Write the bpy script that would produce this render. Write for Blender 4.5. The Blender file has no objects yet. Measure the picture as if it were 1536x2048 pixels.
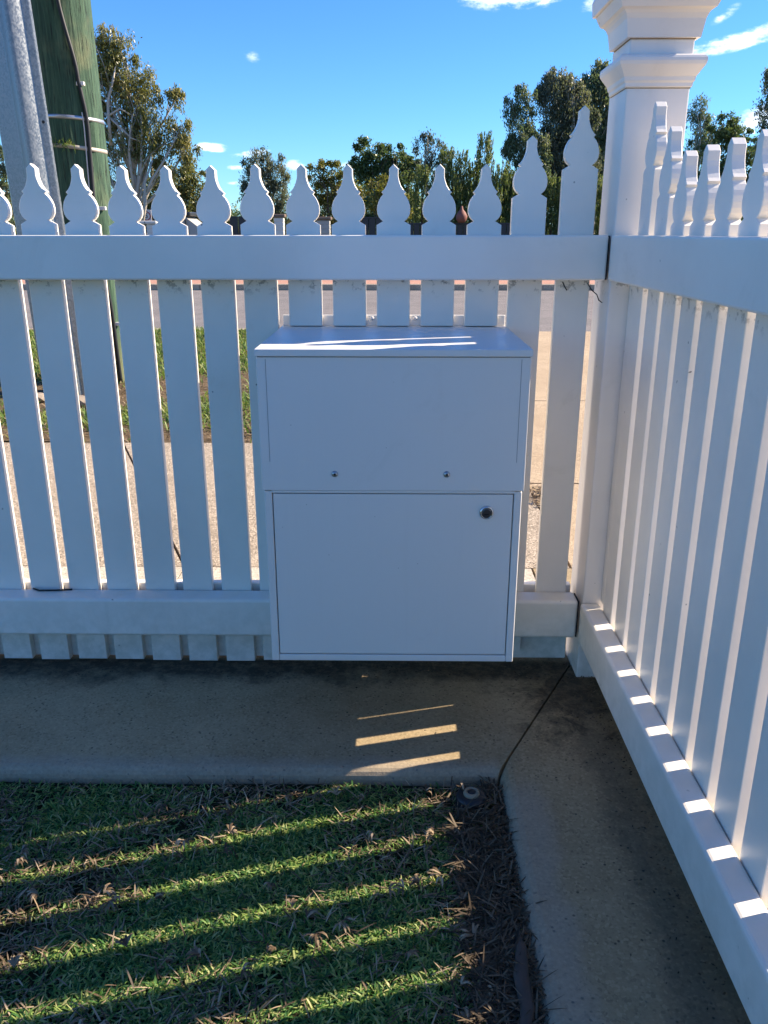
import bpy, bmesh, math, random
import numpy as np
from mathutils import Vector, Matrix

SC = bpy.context.scene
COL = SC.collection
R = math.radians
rng = random.Random(7)
nr = np.random.default_rng(11)

# ------------------------------------------------------------------ camera
EYE = 1.003
cam = bpy.data.cameras.new('camera')
cam.sensor_fit = 'VERTICAL'; cam.sensor_height = 36.0
cam.lens = 1645 / 2048 * 36
cam.clip_start = 0.02; cam.clip_end = 2000
camo = bpy.data.objects.new('camera', cam); COL.objects.link(camo)
camo.location = (0, 0, EYE)
camo.rotation_euler = (R(90 - 18.7687), 0, R(0.7255))
SC.camera = camo

# ------------------------------------------------------------------ light
SUN_EL, SUN_AZ = 32.2, 15.4          # azimuth measured from +X towards +Y
sd = Vector((math.cos(R(SUN_EL)) * math.cos(R(SUN_AZ)), math.cos(R(SUN_EL)) * math.sin(R(SUN_AZ)), math.sin(R(SUN_EL))))
sl = bpy.data.lights.new('sun', 'SUN'); sl.energy = 5.0; sl.angle = R(0.5); sl.color = (1.0, 0.85, 0.66)
so = bpy.data.objects.new('sun', sl); COL.objects.link(so)
so.rotation_euler = sd.to_track_quat('Z', 'Y').to_euler()

SC.view_settings.view_transform = 'Standard'
SC.view_settings.look = 'None'
SC.view_settings.exposure = 1.32
SC.view_settings.gamma = 1.0
SC.view_settings.use_curve_mapping = False
SC.cycles.max_bounces = 8
SC.cycles.diffuse_bounces = 5


class NT:
    """small node helper"""
    def __init__(s, tree): s.t = tree; s.n = tree.nodes; s.l = tree.links
    def new(s, typ, **kw):
        n = s.n.new(typ)
        for k, v in kw.items(): setattr(n, k, v)
        return n
    def link(s, a, b): s.l.new(a, b)
    def val(s, sock, v):
        if isinstance(v, bpy.types.NodeSocket): s.l.new(v, sock)
        else: sock.default_value = v
    def math(s, op, a, b=0.0, c=None, clamp=False):
        n = s.new('ShaderNodeMath', operation=op, use_clamp=clamp)
        s.val(n.inputs[0], a); s.val(n.inputs[1], b)
        if c is not None: s.val(n.inputs[2], c)
        return n.outputs[0]
    def noise(s, vec, scale, detail=4, rough=.55, dist=0.0):
        n = s.new('ShaderNodeTexNoise'); s.link(vec, n.inputs['Vector'])
        n.inputs['Scale'].default_value = scale; n.inputs['Detail'].default_value = detail
        n.inputs['Roughness'].default_value = rough; n.inputs['Distortion'].default_value = dist
        return n.outputs['Fac']
    def voro(s, vec, scale, out='Distance', feature='F1'):
        n = s.new('ShaderNodeTexVoronoi', feature=feature); s.link(vec, n.inputs['Vector'])
        n.inputs['Scale'].default_value = scale
        return n.outputs[out]
    def ramp(s, fac, stops, interp='LINEAR'):
        n = s.new('ShaderNodeValToRGB'); n.color_ramp.interpolation = interp
        el = n.color_ramp.elements
        while len(el) < len(stops): el.new(0.5)
        for e, (p, c) in zip(el, stops):
            e.position = p; e.color = (c[0], c[1], c[2], 1) if hasattr(c, '__len__') else (c, c, c, 1)
        s.link(fac, n.inputs[0]); return n.outputs[0]
    def mix(s, fac, a, b, mode='MIX'):
        n = s.new('ShaderNodeMix', data_type='RGBA', blend_type=mode)
        s.val(n.inputs[0], fac)
        for sock, v in ((n.inputs[6], a), (n.inputs[7], b)):
            if isinstance(v, bpy.types.NodeSocket): s.l.new(v, sock)
            else: sock.default_value = (v[0], v[1], v[2], 1)
        return n.outputs[2]
    def smooth(s, v, a, b):
        n = s.new('ShaderNodeMapRange', interpolation_type='SMOOTHSTEP')
        s.val(n.inputs[0], v); n.inputs[1].default_value = a; n.inputs[2].default_value = b
        n.inputs[3].default_value = 0; n.inputs[4].default_value = 1
        return n.outputs[0]
    def mapping(s, vec, scale=(1, 1, 1), loc=None):
        n = s.new('ShaderNodeMapping'); s.link(vec, n.inputs[0]); n.inputs['Scale'].default_value = scale
        if loc is not None: s.val(n.inputs['Location'], loc)
        return n.outputs[0]
    def bump(s, h, strength, dist):
        n = s.new('ShaderNodeBump'); n.inputs['Strength'].default_value = strength
        n.inputs['Distance'].default_value = dist; s.link(h, n.inputs['Height']); return n.outputs[0]


# ------------------------------------------------------------------ sky
W = bpy.data.worlds.new('World'); SC.world = W; W.use_nodes = True
w = NT(W.node_tree); w.n.clear()
sky = w.new('ShaderNodeTexSky', sky_type='NISHITA'); sky.sun_disc = False
sky.sun_elevation = R(SUN_EL); sky.sun_rotation = R(90 - SUN_AZ)
sky.altitude = 200; sky.air_density = 1.0; sky.dust_density = 0.0; sky.ozone_density = 3.0
tint = w.new('ShaderNodeHueSaturation'); tint.inputs['Saturation'].default_value = 1.12
w.link(sky.outputs[0], tint.inputs['Color'])
gam = w.mix(1.0, tint.outputs[0], (0.42, 0.69, 1.02), 'MULTIPLY')
tc = w.new('ShaderNodeTexCoord')
sep = w.new('ShaderNodeSeparateXYZ'); w.link(tc.outputs['Generated'], sep.inputs[0])
az = w.math('MULTIPLY', w.math('ARCTAN2', sep.outputs[0], sep.outputs[1]), 57.2958)
el = w.math('MULTIPLY', w.math('ARCSINE', sep.outputs[2]), 57.2958)
comb = w.new('ShaderNodeCombineXYZ'); w.link(az, comb.inputs[0]); w.link(el, comb.inputs[1])
nA = w.noise(w.mapping(comb.outputs[0], (0.30, 0.75, 1)), 1.6, 7, .62, .25)
nB = w.noise(w.mapping(comb.outputs[0], (0.9, 1.6, 1)), 1.4, 6, .6)
# fair weather cloud puffs: azimuth, elevation, half width, half height, tilt, density
CL = [(6.9, 13.3, 4.2, 0.95, 0, 1.0), (12.1, 12.75, 1.2, .6, .3, .8), (-8.87, 10.13, .75, .45, -.3, .36),
      (-11.66, 5.05, 1.3, .34, -.05, .95), (-9.0, 4.72, 1.8, .27, .1, .85), (-6.44, 4.05, .9, .42, 0, .9),
      (-10.23, 3.9, .8, .2, 0, .7), (-10.1, 3.0, .9, .16, 0, .6), (19.9, 10.25, 3.3, .55, .13, 1.0),
      (22.6, 10.8, 2.6, .7, .1, 1.0), (22.1, 6.35, 2.3, .95, .25, 1.0), (22.6, 8.8, 1.0, .6, 0, .7),
      (-3.23, 4.1, .8, .3, 0, .75), (19.3, 11.7, .9, .4, .5, .6), (30, 6.0, 4, .8, .1, .9), (36, 11, 5, .9, .1, .9),
      (-26, 6.0, 4, .7, 0, .8), (-36, 12, 5, 1.0, .1, .8), (0.5, 19, 5, 1.2, 0, .8), (150, 20, 12, 2, 0, .8), (-120, 14, 12, 2, 0, .8)]
mask = None
for (a0, e0, ha, he, ti, dn) in CL:
    da = w.math('SUBTRACT', az, a0); de = w.math('SUBTRACT', el, e0)
    de = w.math('SUBTRACT', de, w.math('MULTIPLY', da, ti))
    q = w.math('ADD', w.math('POWER', w.math('ABSOLUTE', w.math('DIVIDE', da, ha)), 2.0),
               w.math('POWER', w.math('ABSOLUTE', w.math('DIVIDE', de, he)), 2.0))
    q = w.math('MULTIPLY', w.math('SUBTRACT', 1.0, q, clamp=True), dn)
    mask = q if mask is None else w.math('MAXIMUM', mask, q)
cl = w.math('ADD', mask, w.math('MULTIPLY', w.math('SUBTRACT', nA, .5), 2.6))
cl = w.math('ADD', cl, w.math('MULTIPLY', w.math('SUBTRACT', nB, .5), 1.5))
cl = w.math('MULTIPLY', w.smooth(cl, .15, 1.35), w.smooth(mask, 0.0, .55))
skyc = w.mix(w.math('MULTIPLY', cl, .93), gam, (8.6, 9.0, 9.7))
bg = w.new('ShaderNodeBackground'); w.link(skyc, bg.inputs[0]); bg.inputs[1].default_value = 0.090
ow = w.new('ShaderNodeOutputWorld'); w.link(bg.outputs[0], ow.inputs[0])


# ------------------------------------------------------------------ materials
def mat(name):
    m = bpy.data.materials.new(name); m.use_nodes = True
    t = NT(m.node_tree); t.n.clear()
    b = t.new('ShaderNodeBsdfPrincipled'); o = t.new('ShaderNodeOutputMaterial')
    t.link(b.outputs[0], o.inputs[0])
    t.b = b; t.o = o
    t.pos = t.new('ShaderNodeNewGeometry').outputs['Position']
    t.obj = t.new('ShaderNodeTexCoord').outputs['Object']
    t.rnd = t.new('ShaderNodeObjectInfo').outputs['Random']
    t.isl = t.new('ShaderNodeNewGeometry').outputs['Random Per Island']
    return m, t


def m_paint(name, base=(.84, .79, .71), dirt=1.0, rough=.42):
    m, t = mat(name)
    n1 = t.noise(t.pos, 3.2, 5, .6); n2 = t.noise(t.pos, 38, 4, .6)
    col = t.mix(t.smooth(n1, .3, .75), base, [c * .9 for c in base])
    # brown green grime in patches
    g = t.math('MULTIPLY', t.smooth(t.noise(t.pos, 5.5, 8, .7, .6), .56, .8), .38 * dirt)
    col = t.mix(g, col, (.46, .43, .33))
    # dirt splashed onto the lowest 25 cm
    z = t.new('ShaderNodeSeparateXYZ'); t.link(t.pos, z.inputs[0])
    low = t.math('SUBTRACT', 1.0, t.smooth(z.outputs[2], .0, .26))
    col = t.mix(t.math('MULTIPLY', t.math('MULTIPLY', low, t.smooth(n2, .3, .7)), .55 * dirt), col, (.40, .40, .31))
    # cobweb and grime hanging under the top rail
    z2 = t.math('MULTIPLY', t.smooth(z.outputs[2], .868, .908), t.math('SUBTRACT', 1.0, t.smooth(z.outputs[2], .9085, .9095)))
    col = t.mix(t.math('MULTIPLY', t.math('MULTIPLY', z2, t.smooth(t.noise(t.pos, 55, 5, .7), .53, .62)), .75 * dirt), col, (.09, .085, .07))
    # small dark specks and little curled flecks
    wp = t.new('ShaderNodeVectorMath', operation='ADD'); t.link(t.pos, wp.inputs[0])
    nv = t.new('ShaderNodeTexNoise'); nv.inputs['Scale'].default_value = 60; t.link(t.pos, nv.inputs['Vector'])
    sv = t.new('ShaderNodeVectorMath', operation='SCALE'); t.link(nv.outputs['Color'], sv.inputs[0]); sv.inputs[3].default_value = .012
    t.link(sv.outputs[0], wp.inputs[1])
    v = t.voro(wp.outputs[0], 20)
    sp = t.math('MULTIPLY', t.math('SUBTRACT', 1.0, t.smooth(v, .03, .055)), t.smooth(t.noise(t.pos, 4.3, 3), .45, .58))
    col = t.mix(t.math('MULTIPLY', sp, .85 * min(1, dirt)), col, (.03, .03, .028))
    t.link(col, t.b.inputs['Base Color'])
    t.b.inputs['Roughness'].default_value = rough
    grain = t.noise(t.mapping(t.pos, (90, 90, 9)), 3, 4, .6)
    t.link(t.bump(t.math('ADD', grain, n2), .12, .0015), t.b.inputs['Normal'])
    return m


M = {}
M['paint'] = m_paint('painted_timber', dirt=.85)
M['paint_post'] = m_paint('painted_post', base=(.80, .76, .71), dirt=.75)
M['paint_end'] = m_paint('painted_old', base=(.76, .74, .60), dirt=1.2)


def m_box():
    m, t = mat('powder_coated_steel')
    n1 = t.noise(t.pos, 2.4, 4, .5)
    col = t.mix(n1, (.735, .71, .675), (.795, .77, .735))
    streak = t.noise(t.mapping(t.pos, (34, 34, 1.4)), 2.0, 4, .6)
    col = t.mix(t.math('MULTIPLY', t.smooth(streak, .50, .85), .05), col, (.45, .42, .36))
    smud = t.smooth(t.noise(t.pos, 9, 6, .7, .8), .60, .74)
    col = t.mix(t.math('MULTIPLY', smud, .07), col, (.40, .37, .30))
    fleck = t.math('SUBTRACT', 1.0, t.smooth(t.voro(t.pos, 26), .018, .03))
    col = t.mix(t.math('MULTIPLY', fleck, .5), col, (.12, .10, .08))
    t.link(col, t.b.inputs['Base Color'])
    t.link(t.ramp(t.noise(t.pos, 14, 5, .6), [(.3, .34), (.75, .44)]), t.b.inputs['Roughness'])
    t.b.inputs['Specular IOR Level'].default_value = .4
    # orange peel and very slight sheet waviness
    h = t.math('ADD', t.math('MULTIPLY', t.noise(t.pos, 420, 2), .05), t.noise(t.pos, 5, 2))
    t.link(t.bump(h, .25, .0016), t.b.inputs['Normal'])
    return m
M['box'] = m_box()


def simple(name, c, rough=.5, metal=0, var=.12, scale=20, bump=0.0, spec=.5):
    m, t = mat(name)
    n = t.noise(t.pos, scale, 5, .6)
    t.link(t.mix(n, [x * (1 - var) for x in c], [x * (1 + var) for x in c]), t.b.inputs['Base Color'])
    t.b.inputs['Roughness'].default_value = rough; t.b.inputs['Metallic'].default_value = metal
    t.b.inputs['Specular IOR Level'].default_value = spec
    if bump: t.link(t.bump(n, bump, .004), t.b.inputs['Normal'])
    return m
M['chrome'] = simple('brushed_chrome', (.62, .63, .66), .16, 1)
M['zinc'] = simple('zinc_bolt', (.42, .44, .46), .28, 1)
M['dark'] = simple('dark_recess', (.012, .012, .014), .7)
M['black_plastic'] = simple('black_plastic', (.016, .017, .022), .45)
M['cable'] = simple('black_cable', (.010, .010, .011), .5)
M['tan_plastic'] = simple('tan_plastic', (.27, .22, .15), .5, bump=.2, scale=160)
M['strap'] = simple('galvanised_strap', (.50, .52, .55), .38, .8)
M['strap_old'] = simple('weathered_strap', (.42, .38, .32), .6, .3, .3)
M['clip'] = simple('pale_clip', (.72, .68, .66), .5)
M['rock'] = simple('pale_stone', (.28, .23, .18), .9, var=.3, bump=.5)
M['clay'] = simple('clay_lump', (.45, .24, .16), .9, var=.3, bump=.5)
M['white_sign'] = simple('sign_white', (.70, .62, .62), .4, var=.05)
M['red_sign'] = simple('sign_red', (.42, .06, .07), .4, var=.05)
M['black_sign'] = simple('sign_black', (.03, .03, .03), .4)
M['white_brick'] = simple('white_painted_brick', (.66, .63, .58), .7, var=.1, scale=8, bump=.3)
M['grey_brick'] = simple('grey_render', (.36, .35, .33), .8, var=.15, scale=8)
M['char'] = simple('charcoal_panel', (.018, .022, .026), .5)
M['capstone'] = simple('brown_capping', (.16, .11, .08), .7)
M['red_tile'] = simple('rusty_ornament', (.20, .07, .05), .7)
M['bark_white'] = simple('pale_gum_bark', (.46, .41, .34), .8, var=.35, scale=3, bump=.4)
M['bark_dark'] = simple('brown_bark', (.11, .085, .06), .9, var=.4, scale=6, bump=.5)
M['gunmetal'] = simple('dark_key_barrel', (.09, .085, .085), .3, .8)
M['seam'] = simple('sheet_seam', (.22, .23, .25), .6)
M['caulk'] = simple('stained_caulk', (.26, .19, .11), .8, var=.5, scale=30)
M['bark_strip'] = simple('dry_bark', (.075, .055, .045), .85, var=.45, scale=30, bump=.5)


def m_concrete(name, a, b, pits=1.0, stain=None, wear=None, agg=.25):
    m, t = mat(name)
    big = t.noise(t.pos, 1.7, 6, .6, .3); mid = t.noise(t.pos, 9, 6, .65); fine = t.noise(t.pos, 150, 3, .7)
    grit = t.voro(t.pos, 230, 'Color')
    col = t.mix(t.smooth(t.math('ADD', t.math('MULTIPLY', big, .6), t.math('MULTIPLY', mid, .4)), .36, .64), a, b)
    col = t.mix(agg, col, t.ramp(fine, [(.32, .25), (.5, .8), (.72, 1.25)]), 'MULTIPLY')
    gs = t.new('ShaderNodeSeparateColor'); t.link(grit, gs.inputs[0])
    col = t.mix(t.math('MULTIPLY', t.smooth(gs.outputs[0], .72, .9), agg * 1.2), col, [x * 1.5 for x in b])
    col = t.mix(t.math('MULTIPLY', t.smooth(gs.outputs[1], .8, .95), agg * 1.6), col, [x * .35 for x in a])
    xyz = t.new('ShaderNodeSeparateXYZ'); t.link(t.pos, xyz.inputs[0])
    X, Y = xyz.outputs[0], xyz.outputs[1]
    pit = t.math('MULTIPLY', t.math('SUBTRACT', 1.0, t.smooth(t.voro(t.pos, 75), .10, .22)), t.smooth(t.noise(t.pos, 13, 4), .45, .6))
    col = t.mix(t.math('MULTIPLY', pit, .75 * pits), col, (.02, .02, .018))
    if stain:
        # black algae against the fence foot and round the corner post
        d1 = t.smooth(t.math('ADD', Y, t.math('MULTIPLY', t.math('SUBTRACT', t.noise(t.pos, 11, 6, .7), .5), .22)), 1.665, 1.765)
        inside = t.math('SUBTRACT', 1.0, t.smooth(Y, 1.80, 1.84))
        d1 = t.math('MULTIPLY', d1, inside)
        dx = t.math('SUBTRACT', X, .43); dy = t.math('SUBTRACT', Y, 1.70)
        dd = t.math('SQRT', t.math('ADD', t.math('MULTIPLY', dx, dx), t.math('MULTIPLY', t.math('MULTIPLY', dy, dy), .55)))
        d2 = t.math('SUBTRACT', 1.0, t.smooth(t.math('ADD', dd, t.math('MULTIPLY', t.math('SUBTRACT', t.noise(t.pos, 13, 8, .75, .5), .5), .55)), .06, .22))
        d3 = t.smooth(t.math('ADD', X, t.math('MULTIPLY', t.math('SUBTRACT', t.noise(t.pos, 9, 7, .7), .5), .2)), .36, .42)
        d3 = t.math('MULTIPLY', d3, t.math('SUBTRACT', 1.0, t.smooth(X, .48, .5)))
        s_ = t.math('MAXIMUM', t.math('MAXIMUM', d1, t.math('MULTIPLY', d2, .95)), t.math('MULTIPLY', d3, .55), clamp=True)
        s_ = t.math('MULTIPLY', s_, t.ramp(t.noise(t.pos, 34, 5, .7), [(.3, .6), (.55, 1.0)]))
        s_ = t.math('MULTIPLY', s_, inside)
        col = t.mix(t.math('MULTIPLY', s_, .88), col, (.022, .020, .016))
        # scoured paler arris along the lawn
        e1 = t.math('SUBTRACT', 1.0, t.smooth(t.math('ADD', Y, t.math('MULTIPLY', t.math('SUBTRACT', t.noise(t.pos, 14, 5), .5), .05)), 1.385, 1.425))
        e1 = t.math('MULTIPLY', e1, t.math('SUBTRACT', 1.0, t.smooth(X, .20, .22)))
        e2 = t.math('SUBTRACT', 1.0, t.smooth(t.math('ADD', X, t.math('MULTIPLY', t.math('SUBTRACT', t.noise(t.pos, 12, 5), .5), .07)), .255, .30))
        e2 = t.math('MULTIPLY', e2, t.math('SUBTRACT', 1.0, t.smooth(Y, 1.28, 1.37)))
        e = t.math('MULTIPLY', t.math('MAXIMUM', e1, e2, clamp=True), .42)
        col = t.mix(e, col, t.mix(fine, (.24, .205, .165), (.46, .41, .35)))
    t.link(col, t.b.inputs['Base Color'])
    t.b.inputs['Roughness'].default_value = .85; t.b.inputs['Specular IOR Level'].default_value = .3
    h = t.math('ADD', t.math('MULTIPLY', fine, .6), t.math('MULTIPLY', pit, -1.2))
    h = t.math('ADD', h, t.math('MULTIPLY', mid, .6))
    t.link(t.bump(h, .5, .0022), t.b.inputs['Normal'])
    return m
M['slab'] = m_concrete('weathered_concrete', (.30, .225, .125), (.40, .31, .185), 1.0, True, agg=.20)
M['path'] = m_concrete('footpath_concrete', (.34, .275, .20), (.45, .37, .275), .8, agg=.7)
M['path_edge'] = m_concrete('footpath_edge_concrete', (.46, .40, .31), (.56, .49, .39), .5, agg=.4)
M['drive'] = m_concrete('driveway_concrete', (.40, .30, .19), (.50, .385, .25), .5, agg=.4)
M['asphalt'] = m_concrete('asphalt', (.17, .155, .145), (.25, .225, .21), .6, agg=.5)
M['pink'] = m_concrete('pink_paving', (.42, .22, .15), (.50, .28, .20), .3, agg=.3)


def m_soil(name, a, b, c, scale=6):
    m, t = mat(name)
    n = t.noise(t.pos, scale, 8, .7); n2 = t.noise(t.pos, scale * 9, 5, .7)
    col = t.ramp(t.math('ADD', t.math('MULTIPLY', n, .6), t.math('MULTIPLY', n2, .4)), [(.35, a), (.5, b), (.65, c)])
    t.link(col, t.b.inputs['Base Color']); t.b.inputs['Roughness'].default_value = .95
    t.b.inputs['Specular IOR Level'].default_value = .1
    t.link(t.bump(n2, .9, .02), t.b.inputs['Normal'])
    return m
M['lawn_soil'] = m_soil('lawn_soil', (.010, .018, .008), (.022, .030, .012), (.06, .048, .03), 14)
M['verge_soil'] = m_soil('verge_soil', (.07, .055, .03), (.14, .10, .06), (.22, .16, .10), 5)
M['dirt'] = m_soil('bare_dirt', (.09, .06, .035), (.18, .12, .075), (.30, .22, .14), 9)
M['far_ground'] = m_soil('far_ground', (.04, .05, .02), (.09, .09, .04), (.15, .13, .07), .5)


def m_leaf(name, cols, trans=.35, rough=.5, spread=.0):
    m, t = mat(name)
    n = t.noise(t.pos, 1.1, 3, .5) if spread else None
    f = t.isl
    if spread:
        f = t.math('ADD', t.math('MULTIPLY', t.isl, 1 - spread), t.math('MULTIPLY', t.smooth(n, .3, .7), spread))
    k = len(cols)
    col = t.ramp(f, [(i / (k - 1) if k > 1 else 0, c) for i, c in enumerate(cols)])
    t.link(col, t.b.inputs['Base Color']); t.b.inputs['Roughness'].default_value = rough
    t.b.inputs['Specular IOR Level'].default_value = .35
    tr = t.new('ShaderNodeBsdfTranslucent'); t.link(t.mix(1, col, (1.25, 1.3, .7), 'MULTIPLY'), tr.inputs[0])
    mx = t.new('ShaderNodeMixShader'); mx.inputs[0].default_value = trans
    t.link(t.b.outputs[0], mx.inputs[1]); t.link(tr.outputs[0], mx.inputs[2]); t.link(mx.outputs[0], t.o.inputs[0])
    return m
M['grass'] = m_leaf('lawn_blade', [(.028, .092, .034), (.06, .17, .046), (.15, .29, .065), (.34, .43, .13), (.52, .50, .24)], .42, .5)
M['thatch'] = m_leaf('dry_blade', [(0.065, 0.042, 0.025), (0.140, 0.096, 0.058), (0.258, 0.187, 0.118), (0.469, 0.364, 0.246)], .15, .7)
M['thatch_dark'] = m_leaf('shaded_litter', [(0.027, 0.018, 0.011), (0.059, 0.040, 0.024), (0.107, 0.078, 0.049), (0.196, 0.151, 0.102)], .15, .7)  # dry blade colours darkened, shade beside the slab put into the colour
M['verge_grass'] = m_leaf('verge_blade', [(0.068, 0.121, 0.027), (0.121, 0.209, 0.041), (0.203, 0.270, 0.068), (0.324, 0.324, 0.135)], .35, .5)
M['leaf_olive'] = m_leaf('gum_leaf_olive', [(0.086, 0.095, 0.035), (0.162, 0.169, 0.054), (0.268, 0.250, 0.080), (0.364, 0.298, 0.134)], .3, .4, .5)
M['leaf_grey'] = m_leaf('gum_leaf_grey', [(0.057, 0.072, 0.051), (0.108, 0.127, 0.087), (0.174, 0.187, 0.136), (0.245, 0.231, 0.174)], .42, .4, .4)
M['leaf_yellow'] = m_leaf('shrub_leaf_yellow', [(0.069, 0.083, 0.021), (0.138, 0.145, 0.028), (0.235, 0.207, 0.041), (0.207, 0.179, 0.083)], .35, .45, .5)
M['leaf_green'] = m_leaf('leaf_green', [(0.045, 0.080, 0.032), (0.080, 0.129, 0.047), (0.134, 0.179, 0.063), (0.197, 0.215, 0.108)], .3, .42, .4)
M['leaf_dark'] = m_leaf('gum_leaf_dark', [(0.063, 0.102, 0.066), (0.115, 0.162, 0.098), (0.196, 0.227, 0.138), (0.355, 0.323, 0.212)], .42, .4, .45)
M['leaf_pine'] = m_leaf('pine_leaf', [(0.043, 0.076, 0.029), (0.099, 0.139, 0.047), (0.179, 0.215, 0.076), (0.287, 0.278, 0.136)], .42, .5, .3)


def m_pole():
    m, t = mat('green_treated_pole')
    gv = t.mapping(t.pos, (14, 14, 1.1))
    grain = t.noise(gv, 3.2, 7, .65, .5); crack = t.noise(t.mapping(t.pos, (26, 26, 1.6)), 2.6, 5, .7)
    blot = t.noise(t.pos, 2.6, 4, .55)
    col = t.ramp(grain, [(.28, (.012, .034, .022)), (.5, (.032, .080, .046)), (.72, (.092, .155, .088))])
    col = t.mix(t.math('MULTIPLY', t.smooth(blot, .52, .72), .55), col, (.20, .20, .10))
    col = t.mix(t.math('MULTIPLY', t.smooth(crack, .56, .64), .9), col, (.015, .03, .02))
    kn = t.voro(t.mapping(t.pos, (7, 7, 2.6)), 1.0)
    col = t.mix(t.math('MULTIPLY', t.math('SUBTRACT', 1.0, t.smooth(kn, .06, .14)), .85), col, (.02, .025, .015))
    chk = t.math('MULTIPLY', t.math('SUBTRACT', 1.0, t.smooth(t.voro(t.mapping(t.pos, (34, 34, 3.0)), 1.0), .10, .20)), t.smooth(t.noise(t.pos, 3.5, 3), .42, .56))
    col = t.mix(t.math('MULTIPLY', chk, .85), col, (.008, .016, .012))
    z = t.new('ShaderNodeSeparateXYZ'); t.link(t.pos, z.inputs[0])
    col = t.mix(t.math('MULTIPLY', t.math('SUBTRACT', 1.0, t.smooth(z.outputs[2], .0, .45)), .6), col, (.22, .21, .09))
    t.link(col, t.b.inputs['Base Color']); t.b.inputs['Roughness'].default_value = .85
    t.link(t.bump(t.math('SUBTRACT', grain, t.math('MULTIPLY', t.smooth(crack, .6, .68), 1.0)), .9, .012), t.b.inputs['Normal'])
    return m
M['pole'] = m_pole()


def m_galv():
    m, t = mat('galvanised_steel')
    v = t.voro(t.mapping(t.pos, (1, 1, .8)), 120, 'Color'); g = t.new('ShaderNodeSeparateColor'); t.link(v, g.inputs[0])
    n = t.noise(t.pos, 30, 5, .7)
    f = t.math('ADD', t.math('MULTIPLY', g.outputs[0], .5), t.math('MULTIPLY', n, .5))
    t.link(t.ramp(f, [(.25, (.16, .175, .185)), (.5, (.21, .228, .24)), (.75, (.26, .28, .293))]), t.b.inputs['Base Color'])
    t.b.inputs['Metallic'].default_value = .65
    t.link(t.ramp(f, [(.3, .32), (.7, .48)]), t.b.inputs['Roughness'])
    t.link(t.bump(f, .15, .002), t.b.inputs['Normal'])
    return m
M['galv'] = m_galv()


# ------------------------------------------------------------------ mesh helpers
def obj(name, me, m=None, parent=None, loc=(0, 0, 0)):
    if isinstance(me, bmesh.types.BMesh):
        b = me; me = bpy.data.meshes.new(name); b.to_mesh(me); b.free()
    o = bpy.data.objects.new(name, me); COL.objects.link(o); o.location = loc
    if m is not None and not me.materials: me.materials.append(M[m] if isinstance(m, str) else m)
    if parent is not None: o.parent = parent
    return o


def thing(name, label, cat, loc=(0, 0, 0), group=None):
    o = bpy.data.objects.new(name, None); COL.objects.link(o); o.location = loc
    o.empty_display_size = .1
    tag(o, label, cat, group); return o


def tag(o, label=None, cat=None, group=None, kind=None):
    if label: o['label'] = label
    if cat: o['category'] = cat
    if group: o['group'] = group
    if kind: o['kind'] = kind
    return o


def box(bm, x0, x1, y0, y1, z0, z1, bev=0.0, seg=2):
    vs = [bm.verts.new(p) for p in ((x0, y0, z0), (x1, y0, z0), (x1, y1, z0), (x0, y1, z0), (x0, y0, z1), (x1, y0, z1), (x1, y1, z1), (x0, y1, z1))]
    fs = [bm.faces.new([vs[i] for i in f]) for f in ((0, 3, 2, 1), (4, 5, 6, 7), (0, 1, 5, 4), (1, 2, 6, 5), (2, 3, 7, 6), (3, 0, 4, 7))]
    if bev:
        es = set(e for f in fs for e in f.edges)
        bmesh.ops.bevel(bm, geom=list(es), offset=bev, segments=seg, profile=.5, affect='EDGES')
    return bm


def boxo(name, m, parent, x0, x1, y0, y1, z0, z1, bev=0.0, seg=2, smooth=False):
    bm = box(bmesh.new(), x0, x1, y0, y1, z0, z1, bev, seg)
    if smooth:
        for f in bm.faces: f.smooth = True
    return obj(name, bm, m, parent)


def prism(pts, z0, z1, bm=None):
    """closed polygon in XY extruded along Z"""
    bm = bm or bmesh.new()
    a = [bm.verts.new((p[0], p[1], z0)) for p in pts]; b = [bm.verts.new((p[0], p[1], z1)) for p in pts]
    n = len(pts)
    bm.faces.new(b); bm.faces.new(a[::-1])
    for i in range(n): bm.faces.new((a[i], a[(i + 1) % n], b[(i + 1) % n], b[i]))
    bmesh.ops.recalc_face_normals(bm, faces=bm.faces[:])
    return bm


def tube(bm, pts, rad, seg=8, cap=True):
    pts = [Vector(p) for p in pts]
    if not hasattr(rad, '__len__'): rad = [rad] * len(pts)
    rings = []; up = None
    for i, p in enumerate(pts):
        d = (pts[min(i + 1, len(pts) - 1)] - pts[max(i - 1, 0)]).normalized()
        ref = Vector((0, 0, 1)) if abs(d.z) < .9 else Vector((0, 1, 0))
        if up is not None and abs(d.dot(up)) < .95: ref = up
        u = d.cross(ref).normalized(); v = u.cross(d).normalized(); up = v
        rings.append([bm.verts.new(p + (u * math.cos(6.28318 * k / seg) + v * math.sin(6.28318 * k / seg)) * rad[i]) for k in range(seg)])
    for a, b in zip(rings, rings[1:]):
        for k in range(seg):
            f = bm.faces.new((a[k], a[(k + 1) % seg], b[(k + 1) % seg], b[k])); f.smooth = True
    if cap:
        bm.faces.new(rings[0][::-1]); bm.faces.new(rings[-1])
    return bm


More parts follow.
